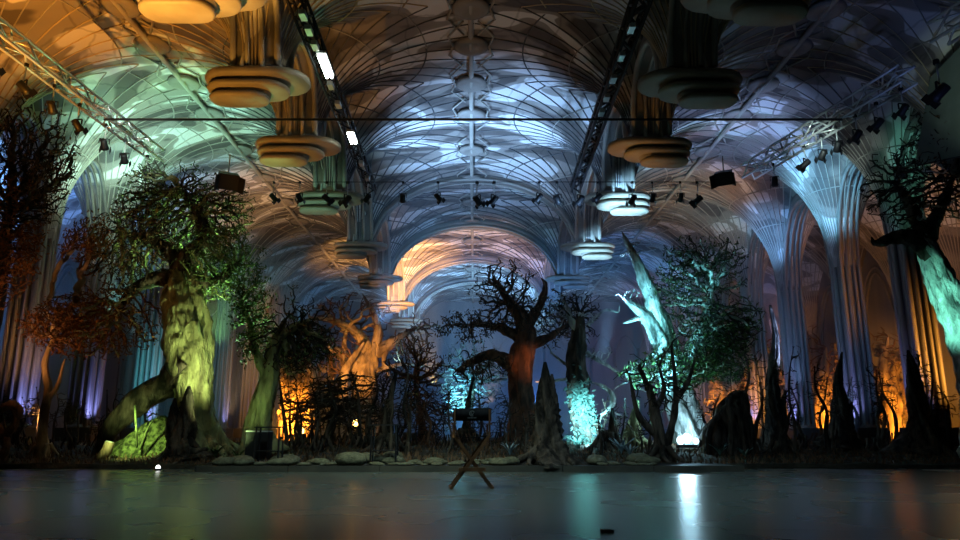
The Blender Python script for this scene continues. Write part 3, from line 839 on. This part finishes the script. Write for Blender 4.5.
tree('cyan_lit_tree', 'bare tree with pale cyan-lit twigs behind the chair', [(466, 442), (468, 418), (472, 396), (474, 376)], [.16, .14, .11, .06], 26.5, M_bark, M_twig_cyan_lit,
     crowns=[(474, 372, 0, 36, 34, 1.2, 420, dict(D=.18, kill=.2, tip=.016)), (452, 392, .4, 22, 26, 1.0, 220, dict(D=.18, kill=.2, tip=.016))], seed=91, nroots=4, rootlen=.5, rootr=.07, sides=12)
tree('brown_bramble', 'brown tangled bramble tree between the tan tree and the dark oak', [(424, 452), (422, 425), (418, 400), (415, 380)], [.14, .12, .09, .05], 24.5, M_bark_red, M_twig_rust,
     crowns=[(412, 372, 0, 32, 34, 1.1, 380), (428, 410, -.3, 34, 24, 1.0, 260)], seed=92, nroots=4, rootlen=.5, rootr=.07, sides=12)
tree('black_bramble', 'black tangled bramble in front of the tan orange tree', [(330, 458), (328, 435), (334, 410), (330, 385)], [.14, .12, .09, .05], 21.5, M_bark, M_twig,
     crowns=[(318, 400, 0, 38, 30, .9, 320), (356, 405, .2, 34, 28, .9, 300)], seed=93, nroots=4, rootlen=.5, rootr=.07, sides=12)

# background and thicket: bare trunks, saplings and root tangles
def sapling(label, group, u, vb, vt, Y, r, bark, seed, lean=0.0, twigs=26, name='bare_sapling', spread=10):
    rnd = random.Random(seed)
    h = vb - vt; pts = [(u, vb)]
    for _ in range(8):
        w_ = P(u, vb, Y)
        if any(abs(abs(w_.x) - CX) < 1.1 and abs(w_.y - cy) < 1.2 for cy in COL_Y): Y -= .5
    Y = max(Y, 17.2)
    for k in range(1, 5): pts.append((u + lean * k / 4 + rnd.gauss(0, h * .035), vb - h * k / 4))
    return tree(name, label, pts, [r, r * .8, r * .65, r * .45, r * .2], Y, bark, bark, crowns=[(u + lean * .8, vb - h * .72, 0, spread * 1.3, h * .36, .5, int(twigs * 2.2), dict(D=.12, kill=.14, tip=.011, wob=.5, thick=.5))] if twigs else (),
                seed=seed, sides=8, nroots=3, rootlen=.3, rootr=r * .6, lobes=.08, flare=.2, cat='tree', group=group, lump=.2)
rnd = random.Random(99)
for i in range(30):   # thicket in front of the orange glow
    u = 284 + (i + rnd.uniform(0, 1)) * 4.2
    sapling('thin black bare sapling in the thicket before the orange glow', 'thicket saplings before the orange glow', u, rnd.uniform(452, 460), rnd.uniform(362, 412), rnd.uniform(18.5, 24), rnd.uniform(.04, .085), M_bark, 200 + i, rnd.uniform(-12, 12), 30)
for i in range(24):   # centre
    u = 412 + (i + rnd.uniform(0, 1)) * 6.0
    sapling('thin dark bare sapling in the blue-lit central undergrowth', 'undergrowth saplings under the dark oak', u, rnd.uniform(452, 459), rnd.uniform(385, 425), rnd.uniform(19, 25), rnd.uniform(.03, .06), rnd.choice([M_bark, M_bark, M_bark_red]), 260 + i, rnd.uniform(-10, 10), 30)
for i in range(26):   # right
    u = 700 + (i + rnd.uniform(0, 1)) * 10.2
    sapling('thin black bare sapling at the foot of the orange-lit arcade', 'saplings at the foot of the orange-lit arcade', u, rnd.uniform(448, 458), rnd.uniform(345, 415), rnd.uniform(18.5, 24), rnd.uniform(.04, .09), M_bark, 320 + i, rnd.uniform(-14, 14), 34)
for i in range(12):   # left
    u = 2 + (i + rnd.uniform(0, 1)) * 12
    sapling('thin dark bare sapling below the rusty tree', 'saplings below the rusty tree', u, rnd.uniform(450, 457), rnd.uniform(385, 425), rnd.uniform(19, 23), rnd.uniform(.03, .06), M_bark, 380 + i, rnd.uniform(-10, 10), 24)
for i in range(9):
    u = 600 + i * 6
    sapling('thin dark bare sapling beside the glowing ivy', 'saplings beside the glowing ivy', u, rnd.uniform(452, 459), rnd.uniform(400, 430), rnd.uniform(18, 23), rnd.uniform(.03, .05), M_bark, 420 + i, rnd.uniform(-8, 8), 24)
for nm, lab, u, Y, sp, br, sd in (
        ('broken_trunk', 'leaning broken dark trunk rising beside the tall column and leafy crown', 776, 21.0, [[(774, 420), (772, 380), (776, 340), (770, 305)], [(780, 420), (786, 390)]], .34, 1),
        ('broken_trunk', 'pointed black stump between the two blue-footed columns', 842, 20.5, [[(842, 430), (840, 405), (838, 380), (842, 352)], [(846, 425), (852, 402)]], .42, 2),
        ('broken_trunk', 'tapering black stump in front of the orange column', 925, 19.0, [[(922, 425), (916, 395), (912, 368), (908, 350)], [(930, 430), (938, 412)]], .45, 3),
        ('broken_trunk', 'short dark stump at the glowing cyan hollow', 610, 19.5, [[(612, 440), (613, 425), (612, 408)]], .22, 4),
        ('broken_trunk', 'mossy jagged stump with green bark beside the thorn tree', 632, 20.4, [[(634, 440), (634, 420), (638, 400)], [(628, 440), (627, 425)]], .34, 5),
        ('broken_trunk', 'thin broken pole trunk backlit by the cyan light, behind the chair', 466, 23.5, [[(466, 430), (468, 405), (473, 378)]], .2, 6),
        ('broken_trunk', 'leaning dark trunk rising over the flat stones', 388, 19.5, [[(388, 430), (390, 400), (396, 372)]], .22, 7)):
    stump(nm, lab, u, 458, Y, sp, br, M_bark_moss if sd == 5 else M_bark, 500 + sd, 7, .7)
# root arch
t = thing('root_arch', 'black arched root mass in front of the pale glow', 'roots')
rnd = random.Random(17)
for k in range(22):
    u0 = rnd.uniform(702, 735); u1 = rnd.uniform(734, 750); top = rnd.uniform(394, 422); um = (u0 + u1) / 2 + rnd.uniform(-8, 8); yy = 18.4 + rnd.uniform(0, 1.2)
    pl = [P(u0, 460, yy), P(u0 + rnd.uniform(-4, 4), 432, yy + .1), P(um - 8, top + 6, yy), P(um + 5, top, yy + .1), P(u1 + rnd.uniform(-5, 5), 428, yy), P(u1 + rnd.uniform(-3, 6), 460, yy + .1)]
    r_ = rnd.uniform(.04, .13)
    q, _ = trunk_mesh(pl, [r_ * 1.2, r_, r_, r_, r_ * .9, r_ * .6], 9, .12, 0, 600 + k, per=5); q.build('root', M_bark, t)
t = thing('curled_root', 'orange-lit curled root at the edge beside the fluted column', 'roots')
for k, pl in enumerate((((-10, 440), (8, 432), (16, 420), (12, 408), (2, 404)), ((-6, 465), (4, 455), (6, 440), (-2, 425)), ((0, 410), (12, 404), (20, 412), (14, 424)))):
    q, _ = trunk_mesh([P(a, b, 17.4) for a, b in pl], [.09, .1, .08, .06, .04][:len(pl)], 8, .1, 0, 620 + k); q.build('root', M_bark_red, t)

# mossy mound under the old tree, fallen log
mb = MB(); c = P(143, 462, 18.35); n = 40
for j in range(15):
    for i in range(n):
        w = 2 * math.pi * i / n; f = 1 - j / 14
        x = c.x + 1.4 * f * math.cos(w) + .30 * (1 - f); y = c.y + .35 + .62 * f * math.sin(w)
        z = .06 + 1.15 * (1 - f ** 1.35) + .16 * (1 - f) * noise.noise(Vector((x * 3.2, y * 3.2, 1))) + .10 * f * noise.noise(Vector((x * 6, y * 6, 4)))
        mb.v.append((x, y, z))
for j in range(14):
    for i in range(n): mb.f.append((j * n + i, j * n + (i + 1) % n, (j + 1) * n + (i + 1) % n, (j + 1) * n + i))
tag(mb.build('moss_mound', M_moss), 'bright green mossy mound at the foot of the old tree', 'mound')
t = thing('cut_log', 'short cut log stub lying on the mossy mound', 'log'); t.location = P(106, 455, 17.75)
q = MB(); q.tube([(-.12, 0, -.1), (.02, 0, .12), (.06, 0, .30)], [.13, .12, .11], 10); q.build('bark', M_bark_tan, t)
q = MB(); q.tube([(.055, 0, .285), (.062, 0, .31)], [.10, .10], 10); q.build('cut_face', M_bark_pale, t)
for k, pl in enumerate((((137, 448), (136, 425), (135, 405)), ((140, 450), (147, 430), (153, 420)))):
    q = MB(); q.tube(catmull([P(a, b, 18.0) for a, b in pl], 3), [.03] * 7, 5)
    tag(q.build('bare_shoot', M_twig_green), 'bare pale green shoot standing on the mossy mound', 'plant', 'shoots on the mound')

# stones along the platform
rockm = []
for k in range(5):
    rr_ = random.Random(700 + k); q = MB(); n = 10
    rings = [(.55, -.35), (.95, -.1), (1, .15), (.8, .5), (.4, .68)]
    for r, z in rings:
        for i in range(n):
            w = 2 * math.pi * i / n; j = 1 + .3 * noise.noise(Vector((math.cos(w) * 1.2, math.sin(w) * 1.2, z + k * 7)))
            q.v.append((r * j * math.cos(w), r * j * math.sin(w) * .75, z * (.9 + .2 * rr_.random())))
    for j in range(4):
        for i in range(n): q.f.append((j * n + i, j * n + (i + 1) % n, (j + 1) * n + (i + 1) % n, (j + 1) * n + i))
    q.f.append(tuple(range(n))[::-1]); q.f.append(tuple(4 * n + i for i in range(n)))
    rockm.append(q.mesh('stone', M_rock))
rnd = random.Random(77); spots = []
tries = 0
while len(spots) < 80 and tries < 5000:
    tries += 1
    x = rnd.uniform(-5.4, 3.9); y = rnd.uniform(15.75, 17.2); big = rnd.random()
    s_ = rnd.uniform(.09, .17) if big < .7 else rnd.uniform(.2, .34)
    if all((x - a) ** 2 + (y - b) ** 2 > (.8 * (s_ + c)) ** 2 for a, b, c in spots) and abs(x - 1.75) > .8:
        spots.append((x, y, s_))
for i, (x, y, s_) in enumerate(spots):
    o = link('stone', rockm[i % 5]); z0 = .11 if y < 17 else ground_z(x, y)
    flat = rnd.uniform(.4, .62) if s_ < .19 else rnd.uniform(.55, .95); o.scale = (s_ * 1.25, s_, s_ * flat); o.location = (x, y, z0 + .3 * s_ * flat); o.rotation_euler = (0, 0, rnd.uniform(0, 6.28))
    tag(o, 'large flat mossy stone lying on the dark platform' if s_ > .19 else 'small grey stone lying on the dark platform', 'stone', 'large platform stones' if s_ > .19 else 'small platform stones')

# ferns and grass tufts
def tuft(label, u, v, Y, n, h, m, seed, name='fern', group=None):
    rnd = random.Random(seed); b = P(u, v, Y); b.z = ground_z(b.x, b.y) if Y > 16.9 else .11
    t = thing(name, label, 'plant', b, 0, group)
    for k in range(n):
        a = 6.28 * k / n + rnd.uniform(-.2, .2); L = h * rnd.uniform(.7, 1.2); q = MB()
        pts = [Vector((math.cos(a) * L * .6 * f ** 1.3, math.sin(a) * L * .6 * f ** 1.3, L * (f - .35 * f * f))) for f in (0, .3, .6, .85, 1)]
        side = Vector((-math.sin(a), math.cos(a), 0))
        for p, w in zip(pts, (.02, .05, .05, .03, .004)): q.v += [tuple(p - side * w * h * 1.4), tuple(p + Vector((0, 0, .01))), tuple(p + side * w * h * 1.4)]
        for i in range(4):
            for j in range(2): q.f.append((i * 3 + j, i * 3 + j + 1, i * 3 + j + 4, i * 3 + j + 3))
        q.build('frond', m, t)
M_fern_lit = mat('blue_lit_fern', (.22, .34, .42), (.35, .48, .55), 4, .7)  # fern colour lightened, blue and cyan light put into it
for i, (u, v, Y, n, h, lab) in enumerate(((622, 458, 18.4, 12, .5, 'blue-lit spiky fern before the glowing ivy'), (630, 459, 18.0, 10, .4, 'small pale fern beside the mossy jagged stump'), (510, 458, 18.4, 10, .4, 'blue-lit fern at the roots of the dark oak'), (578, 456, 20, 12, .5, 'cyan-lit fern beneath the leaning ivy tree'), (603, 458, 20.4, 12, .6, 'bright cyan-lit fern right of the ivy foot'), (215, 460, 18, 12, .4, 'green fern beside the split stump'), (238, 461, 17.6, 10, .35, 'low green fern between split stump and mossy tree'), (720, 456, 18.2, 10, .4, 'low fern under the black root arch'), (745, 457, 18, 10, .35, 'dim fern at the end of the root arch'))):
    tuft(lab, u, v, Y, n, h, M_fern_lit if 600 < u < 640 or u == 510 else (M_fern if u > 300 else M_leaf_green), 800 + i)
rnd = random.Random(55)
mbs = MB()
for i in range(9000):     # leaf litter and low grass over the bank
    x = rnd.uniform(-13, 14); y = 16.95 + rnd.random() ** 1.6 * 7; z = ground_z(x, y)
    a = rnd.uniform(0, 6.28); h = rnd.uniform(.04, .16); w = rnd.uniform(.01, .03); dx, dy = math.cos(a), math.sin(a); lean = rnd.uniform(.2, 1.2) * h
    mbs.add([(x - dy * w, y + dx * w, z - .01), (x + dy * w, y - dx * w, z - .01), (x + dx * lean, y + dy * lean, z + h)], [(0, 1, 2)])
o = stuff(mbs.build('undergrowth', M_leaf_brown, None, False)); tag(o, 'low dry grass and leaf litter over the forest bank', 'grass')

# lit trunks standing far back in the orange light
rnd = random.Random(321)
for i, (u, Y) in enumerate([(286, 31), (298, 33), (312, 30), (326, 34), (342, 31), (352, 35), (735, 32), (748, 35), (782, 36), (822, 31), (836, 34), (892, 29), (906, 31), (722, 36)]):
    left = u < 500
    tree('background_tree', 'orange-lit bare trunk far behind the thicket' if left else 'orange-lit bare trunk far behind the arcade columns',
         [(u, 436), (u + rnd.gauss(0, 2), 415), (u + rnd.gauss(0, 3), 395), (u + rnd.gauss(0, 5), 372), (u + rnd.gauss(0, 8), rnd.uniform(330, 352))], [.35, .3, .26, .2, .06], Y, M_bark_tan, M_twig_rust,
         crowns=[(u, 352, 0, 16, 30, 1.0, 90, dict(D=.22, kill=.26, tip=.018, wob=.5))], seed=900 + i, nroots=3, rootlen=.6, rootr=.12, sides=10,
         group='lit trunks behind the thicket' if left else 'lit trunks behind the arcade')

for i, (u, Y) in enumerate([(722, 34), (738, 33), (752, 35.5), (784, 32.5), (800, 35), (828, 31.5), (848, 33.5), (886, 29.5), (902, 31)]):
    tree('background_bush', 'tangled orange-lit bush glowing between the arcade columns', [(u, 436), (u + 2, 418), (u - 2, 402), (u + 1, 386)], [.14, .12, .1, .06], Y, M_bark_tan, M_bark_tan,
         crowns=[(u, 388, 0, 15, 40, .9, 150, dict(D=.2, kill=.22, tip=.03, wob=.5, leaf=M_leaf_tan, nleaf=700, leafsize=.11))], seed=950 + i, nroots=3, rootlen=.4, rootr=.06, sides=10, group='lit bushes behind the arcade')
for i, (u, Y) in enumerate([(290, 30.5), (306, 32), (322, 31), (338, 33)]):
    tree('background_bush', 'tangled orange-lit bush glowing behind the black thicket', [(u, 436), (u + 2, 418), (u - 2, 402), (u + 1, 386)], [.14, .12, .1, .06], Y, M_bark_tan, M_bark_tan,
         crowns=[(u, 392, 0, 15, 34, .9, 150, dict(D=.2, kill=.22, tip=.03, wob=.5, leaf=M_leaf_tan, nleaf=700, leafsize=.11))], seed=970 + i, nroots=3, rootlen=.4, rootr=.06, sides=10, group='lit bushes behind the thicket')

# ------------------------------------------------------------------ lighting rig
def truss(name, label, a, b, w, m, step=.5, rad=.036, brad=.022, group=None):
    a, b = Vector(a), Vector(b); d = b - a; L = d.length; dn = d.normalized()
    t = thing(name, label, 'truss', a, 0, group)
    up = Vector((0, 0, 1)); up = (up - dn * up.dot(dn)).normalized(); sd = dn.cross(up)
    cor = [sd * (x * w / 2) + up * (z * w / 2) for x, z in ((-1, -1), (1, -1), (1, 1), (-1, 1))]
    for c in cor:
        q = MB(); q.tube([c, c + d], rad, 6); q.build('chord', m, t)
    n = int(L / step)
    for f in range(4):
        c0, c1 = cor[f], cor[(f + 1) % 4]
        me = None
        for i in range(n):
            p0 = (c0 if i % 2 == 0 else c1); p1 = (c1 if i % 2 == 0 else c0) + dn * (L / n)
            q = None
            key = i % 2
            if i < 2:
                q = MB(); q.tube([p0, p1], brad, 5); m_ = q.mesh('brace', m)
                me = (me or []) + [m_]
            link('brace', me[key], t, dn * (i * L / n))
    return t
ZT = 8.75
la, lb = PZ(0, 33, ZT), PZ(158, 156, ZT)
la = la - (lb - la) * .45
truss('lattice_truss', 'bright aluminium lattice truss hung with lamps above the green-lit old tree', la, lb, .34, M_alu)
ra, rb = PZ(908, 74, ZT), PZ(748, 172, ZT)
truss('lattice_truss', 'bright aluminium lattice truss hung with lamps above the cyan fluted columns', ra, rb, .42, M_alu)
r2 = PZ(938, 34, ZT)
truss('lattice_truss', 'short aluminium truss end piece beside the plain grey-green flat', r2, r2 + (ra - rb).normalized() * 3.0, .42, M_alu)
ZN = 8.6
na, nb_ = PZ(297, 0, ZN), PZ(372, 190, ZN)
na = na - (nb_ - na) * .12
truss('black_truss', 'black lattice truss carrying two glowing white tube lamps', na, nb_, .26, M_black, .4, .03, .02)
ma, mb_ = PZ(641, 0, ZN), PZ(575, 188, ZN)
ma = ma - (mb_ - ma) * .12
truss('black_truss', 'unlit black lattice truss running past the dark pendants', ma, mb_, .26, M_black, .4, .045, .03)
# cable boxes along the black trusses
for (u0, v0), (u1, v1), lab in (((297, 0), (372, 190), 'small pale junction box on the black truss with tube lamps'), ((641, 0), (575, 188), 'small pale junction box on the unlit black truss')):
    for k, f in enumerate((.08, .16, .24, .45, .55, .86, .94) if u0 < 400 else (.15, .3, .42, .52, .6)):
        p = PZ(u0 + (u1 - u0) * f, v0 + (v1 - v0) * f, ZN - .2)
        q = MB(); q.box((0, 0, 0), (.12, .26, .1)); q.box((0, 0, .06), (.05, .05, .06)); o = q.build('junction_box', M_rod if u0 < 400 else M_alu, None, False, p)
        tag(o, lab, 'box', 'junction boxes on the ' + ('truss with tube lamps' if u0 < 400 else 'unlit truss'))
M_tube = mat('lit_tube', (1, 1, 1), emit=((.86, 1.0, .9), 14))
for (u, v, L, lab) in ((325.5, 66, .9, 'long glowing white tube lamp on the black truss'), (352, 138, .62, 'shorter glowing white tube lamp further along the black truss')):
    p = PZ(u, v, ZN - .27); t = thing('tube_lamp', lab, 'lamp', p); t.rotation_euler = ((nb_ - na)).to_track_quat('Y', 'Z').to_euler()
    q = MB(); q.box((0, 0, .05), (.2, L + .1, .06)); q.build('housing', M_rod, t, False)
    for x in (-.05, .05):
        q = MB(); q.tube([(x, -L / 2, -.02), (x, L / 2, -.02)], .035, 8); q.build('tube', M_tube, t)
# cross pipe and rear lamp bar
ca, cb = PZ(104, 119.5, 8.3), PZ(842, 119.5, 8.3)
q = MB(); q.tube([ca, cb], .032, 8); tag(q.build('cross_pipe', M_black), 'thin black pipe spanning the whole vault from truss to truss', 'pipe')
ZB = 8.25
ba, bb = PZ(262, 182, ZB), PZ(742, 182, ZB)
q = MB(); q.tube([ba, bb], .012, 6); tag(q.build('lamp_bar', M_black), 'thin dark rear bar with a row of hanging stage lamps', 'pipe')

def make_lamp(label, group):
    t = thing('stage_lamp', label, 'lamp', (0, 0, 0), 0, group)     # origin at the clamp
    q = MB(); q.box((0, 0, .0), (.07, .09, .09)); q.build('clamp', M_black, t, False)
    q = MB(); q.tube([(0, 0, -.03), (0, 0, -.44)], .018, 6); q.build('rod', M_rod, t)
    q = MB(); q.bar((-.14, 0, -.44), (.14, 0, -.44), .025); q.bar((-.14, 0, -.44), (-.14, 0, -.6), .02, .04); q.bar((.14, 0, -.44), (.14, 0, -.6), .02, .04); q.build('yoke', M_black, t, False)
    b = MB(); ax = Vector((0, .82, -.57)); c = Vector((0, 0, -.6))
    b.tube([c - ax * .16, c - ax * .14, c + ax * .08, c + ax * .17], [.06, .095, .10, .125], 12); body = b.build('body', M_black, t)
    q = MB(); q.tube([c + ax * .172, c + ax * .18], [.105, .105], 12); q.build('lens', M_lens, body)
    for sg in (-1, 1):
        q = MB(); rot = Matrix.Rotation(R(-35), 3, 'X'); q.box(c + ax * .22 + Vector((sg * .14, 0, 0)), (.01, .14, .2), rot); q.build('barn_door', M_black, body, False)
    return t
lp = None
def lamp(p, label, group, rz, sc=1.0, tilt=0):
    global lp
    if lp is None: lp = t = make_lamp(label, group)
    else: t = copy_tree(lp); t['label'] = label; t['group'] = group
    t.location = p; t.rotation_euler = (0, 0, rz); t.scale = (sc,) * 3
    return t
rnd = random.Random(4)
for u in (274, 300, 327, 348, 368, 403, 438, 477, 494, 539, 557, 580, 598, 632, 652, 680, 697):
    f = (u - 262) / 480; lamp(ba.lerp(bb, f) - Vector((0, 0, .02)), 'small black stage lamp on a pale rod hanging from the rear bar', 'stage lamps on the rear bar', rnd.uniform(-1.2, 1.2), rnd.uniform(.75, .95))
for f in (.30, .40, .50, .60, .72, .82, .94): lamp(la.lerp(lb, f) + Vector((.0, 0, -.24)), 'black stage lamp under the truss above the old tree', 'stage lamps under the old tree truss', rnd.uniform(-1.0, .4), .85)
for f in (.04, .16, .27, .38, .47, .58, .8): lamp(ra.lerp(rb, f) + Vector((.0, 0, -.24)), 'black stage lamp under the truss above the cyan columns', 'stage lamps under the cyan column truss', rnd.uniform(-.4, 1.0), .85)
lamp(PZ(936, 62, 8.2), 'black stage lamp under the short truss end piece', 'stage lamp on the end piece', .6, 1.1)
def flood(p, label, rz, sc):
    t = thing('flood_lamp', label, 'lamp', p, rz)
    q = MB(); q.box((0, 0, 0), (.5 * sc, .4 * sc, .42 * sc), Matrix.Rotation(R(28), 3, 'X')); q.build('housing', M_black, t, False)
    q = MB(); q.tube([(0, 0, .2 * sc), (0, 0, .75 * sc)], .02, 6); q.build('rod', M_rod, t)
    for sg in (-1, 1):
        q = MB(); q.box((sg * .3 * sc, -.2 * sc, -.14 * sc), (.02, .34 * sc, .42 * sc), Matrix.Rotation(R(28), 3, 'X') @ Matrix.Rotation(R(sg * 24), 3, 'Z')); q.build('barn_door', M_black, t, False)
flood(P(228, 181, 18.4), 'large square black flood lamp hanging beside the old tree crown', .5, 1.0)
flood(P(724, 178, 19.5), 'large square black flood lamp above the leafy green crown', -.5, .9)

# plain flat at the right end of the hall
def PX_(u, v, X):
    d = ROT @ Vector(((u - 480) / F, (270 - v) / F, -1)); return CAM + d * (X / d.x)
M_flat = mat('grey_green_canvas', (.16, .2, .16), (.2, .24, .2), 2, .8, .1, 20)
cs = [PX_(u, v, 11.6) for u, v in ((930, 78), (985, 20), (985, 150), (915, 165))]
q = MB(); q.v = [tuple(c) for c in cs] + [tuple(c + Vector((.06, 0, 0))) for c in cs]
q.f = [(0, 1, 2, 3), (7, 6, 5, 4), (0, 4, 5, 1), (1, 5, 6, 2), (2, 6, 7, 3), (3, 7, 4, 0)]
t = thing('canvas_flat', 'plain grey-green canvas flat hanging behind the truss end piece', 'panel', cs[0])
o = q.build('canvas', M_flat, t, False); o.location = -cs[0]
q = MB(); q.bar(cs[0], cs[1], .06); q.bar(cs[1], cs[2], .06); q.bar(cs[2], cs[3], .06); q.bar(cs[3], cs[0], .06); o = q.build('frame', M_black, t, False); o.location = -cs[0] + Vector((.07, 0, 0))

# ------------------------------------------------------------------ director's chair
M_wood = mat('walnut', (.10, .045, .02), (.16, .075, .035), 6, .45, .2, 20, stretch=(1, 1, .2))
M_canvas = mat('black_canvas', (.010, .010, .012), (.016, .016, .018), 20, .95, .2, 60, spec=.05)
M_print = mat('grey_print', (.10, .105, .11), rough=.8)
cp = P(471, 488, 11.3); cp.z = 0
t = thing('directors_chair', 'tall folding director chair with walnut legs and black canvas back', 'chair', cp, R(4))
for y in (-.2, .2):
    for sg in (-1, 1):
        q = MB(); q.bar((sg * .31, y + sg * .015, .0), (-sg * .26, y + sg * .015, .76), .028, .045); q.build('leg', M_wood, t, False)
for sg in (-1, 1):
    q = MB(); q.bar((sg * .31, -.23, .02), (sg * .31, .23, .02), .04, .03); q.build('foot_rail', M_wood, t, False)
    q = MB(); q.bar((sg * .26, -.24, .76), (sg * .26, .24, .76), .03, .04); q.build('seat_rail', M_wood, t, False)
    for y in (-.2, .2):
        q = MB(); q.bar((sg * .265, y, .76), (sg * .265, y, .93 if y > 0 else 1.16), .028, .035); q.build('upright', M_wood, t, False)
    q = MB(); q.box((sg * .275, .0, .94), (.06, .48, .022)); q.build('armrest', M_wood, t, False)
q = MB(); n = 12
for i in range(n + 1):
    x = -.26 + .52 * i / n; z = .765 - .03 * math.sin(math.pi * i / n)
    q.v += [(x, -.21, z), (x, .21, z), (x, .21, z + .008), (x, -.21, z + .008)]
for i in range(n):
    for k in range(4): q.f.append((i * 4 + k, i * 4 + (k + 1) % 4, i * 4 + 4 + (k + 1) % 4, i * 4 + 4 + k))
q.build('seat', M_canvas, t)
q = MB()
for i in range(n + 1):
    x = -.29 + .58 * i / n; y = -.215 + .03 * math.sin(math.pi * i / n)
    q.v += [(x, y, .985), (x, y, 1.17), (x, y + .008, 1.17), (x, y + .008, .985)]
for i in range(n):
    for k in range(4): q.f.append((i * 4 + k, i * 4 + (k + 1) % 4, i * 4 + 4 + (k + 1) % 4, i * 4 + 4 + k))
back = q.build('backrest', M_canvas, t)
q = MB()
for r0_, r1_, a0, a1 in ((.030, .044, .4, 5.2), (.010, .022, 2.0, 6.6)):     # round emblem on the canvas
    base = len(q.v)
    for i in range(15):
        a = a0 + (a1 - a0) * i / 14
        q.v += [(r0_ * math.cos(a), -.2, 1.095 + r0_ * math.sin(a)), (r1_ * math.cos(a), -.2, 1.095 + r1_ * math.sin(a))]
    for i in range(14): q.f.append((base + 2 * i, base + 2 * i + 1, base + 2 * i + 3, base + 2 * i + 2))
for i in range(6): q.box((-.058 + .023 * i, -.2, 1.03), (.016, .004, .018))
o = q.build('printed_emblem', M_print, back, False); o.location = (0, -.002 + .012, 0); o.location.y = .008
q = MB(); q.bar((-.2, -.24, .28), (.2, -.24, .28), .03, .05); q.build('footrest', M_wood, t, False)

# small things on and beside the platform
t = thing('marker_light', 'tiny white glowing dome light on the floor before the split stump', 'light', (P(158, 468, 16.2).x, 16.2, 0))
q = MB(); q.lathe([(.07, 0), (.07, .03), (.05, .04)], 12); q.build('base', M_black, t)
q = MB(); q.lathe([(.05, .04), (.048, .07), (.03, .10), (.01, .11)], 12); q.build('dome', mat('lit_dome', (1, 1, 1), emit=((1, 1, .95), 3)), t)
q = MB(); q.box((0, 0, .015), (.09, .05, .03)); q.box((.05, .01, .012), (.04, .04, .024)); tag(q.build('wood_scrap', M_bark, None, False, PZ(606, 533, 0.0)), 'tiny dark scrap lying on the glossy floor', 'scrap')
def side_table(label, u, Y, w, h):
    p = P(u, 460, Y); p.z = .11 if Y < 17 else ground_z(p.x, p.y); t = thing('black_table', label, 'table', p)
    q = MB(); q.box((0, 0, h), (w, w * .7, .03)); q.build('table_top', M_black, t, False)
    for sx in (-1, 1):
        for sy in (-1, 1):
            q = MB(); q.bar((sx * w * .45, sy * w * .3, 0), (sx * w * .42, sy * w * .28, h), .03); q.build('leg', M_black, t, False)
    q = MB(); q.box((0, 0, h * .35), (w * .85, w * .55, .02)); q.build('shelf', M_black, t, False)
side_table('slim black metal table standing on the platform by the stones', 384, 16.4, .62, .85)
side_table('low black metal table beside the mossy tree', 268, 16.6, .6, .8)
t = thing('crate', 'black flight case behind the low black table', 'case', (P(258, 460, 17.4).x, 17.4, .14))
q = MB(); q.box((0, 0, .35), (.5, .45, .7)); q.build('body', M_black, t, False)
for z in (.02, .68): q = MB(); q.box((0, 0, z), (.52, .47, .03)); q.build('metal_edge', M_rod, t, False)
M_glow = mat('lantern_glow', (1, .6, .2), emit=((1, .55, .12), 9))
for lab, u, v, Y in (('small glowing amber lantern hanging in the thicket', 356, 423, 22), ('tiny glowing orange lantern low in the thicket', 301, 431, 22)):
    p = P(u, v, Y); t = thing('lantern', lab, 'lantern', p)
    q = MB(); q.lathe([(.05, -.1), (.09, -.05), (.1, .02), (.06, .1)], 10); q.build('globe', M_glow, t)
    q = MB(); q.lathe([(.08, .1), (.03, .15)], 10); q.build('cap', M_black, t)
    q = MB(); q.tube([(0, 0, -.1), (0, 0, ground_z(p.x, p.y) - p.z)], .02, 5); q.build('stake', M_bark, t)

p = P(685, 441, 19.9); p.z = max(p.z, ground_z(p.x, p.y) + .1); t = thing('ground_lamp', 'white glowing ground lamp in the haze beside the thorn tree', 'lamp', p)
M_white = mat('lit_bulb', (1, 1, 1), emit=((.62, .86, 1.0), 2.6))
for dx_, dz_, r_ in ((-.12, .02, .11), (.06, .07, .13), (.3, .0, .08)):
    q = MB(); q.lathe([(r_ * .4, -r_), (r_ * .9, -r_ * .4), (r_, 0), (r_ * .8, r_ * .6), (r_ * .3, r_ * .95)], 12, (dx_, 0, dz_)); q.build('bulb', M_white, t)
q = MB(); q.box((.08, .05, -.14), (.6, .2, .08)); q.build('base', M_black, t, False)
rnd = random.Random(8)
for i in range(7):
    u = 694 + i * 9; tuft('small cyan-lit fern tuft behind the black root arch', u, 450, 22 + rnd.uniform(-.5, .5), 8, .45, M_fern_lit, 860 + i, 'fern', 'ferns behind the root arch')

# ------------------------------------------------------------------ stage haze
hz = MB(); hz.box((0, 39.6, 5.6), (40, 39.6, 11.0))
m = bpy.data.materials.new('haze'); m.use_nodes = True; nt = m.node_tree
for n_ in list(nt.nodes):
    if n_.type != 'OUTPUT_MATERIAL': nt.nodes.remove(n_)
vsn = nt.nodes.new('ShaderNodeVolumeScatter'); vsn.inputs['Density'].default_value = .008; vsn.inputs['Color'].default_value = (.8, .9, 1, 1); vsn.inputs['Anisotropy'].default_value = .3
nt.links.new(vsn.outputs[0], nt.nodes['Material Output'].inputs['Volume'])
o = stuff(hz.build('stage_haze', m, None, False)); tag(o, 'thin drifting stage haze filling the far hall behind the trees', 'haze')
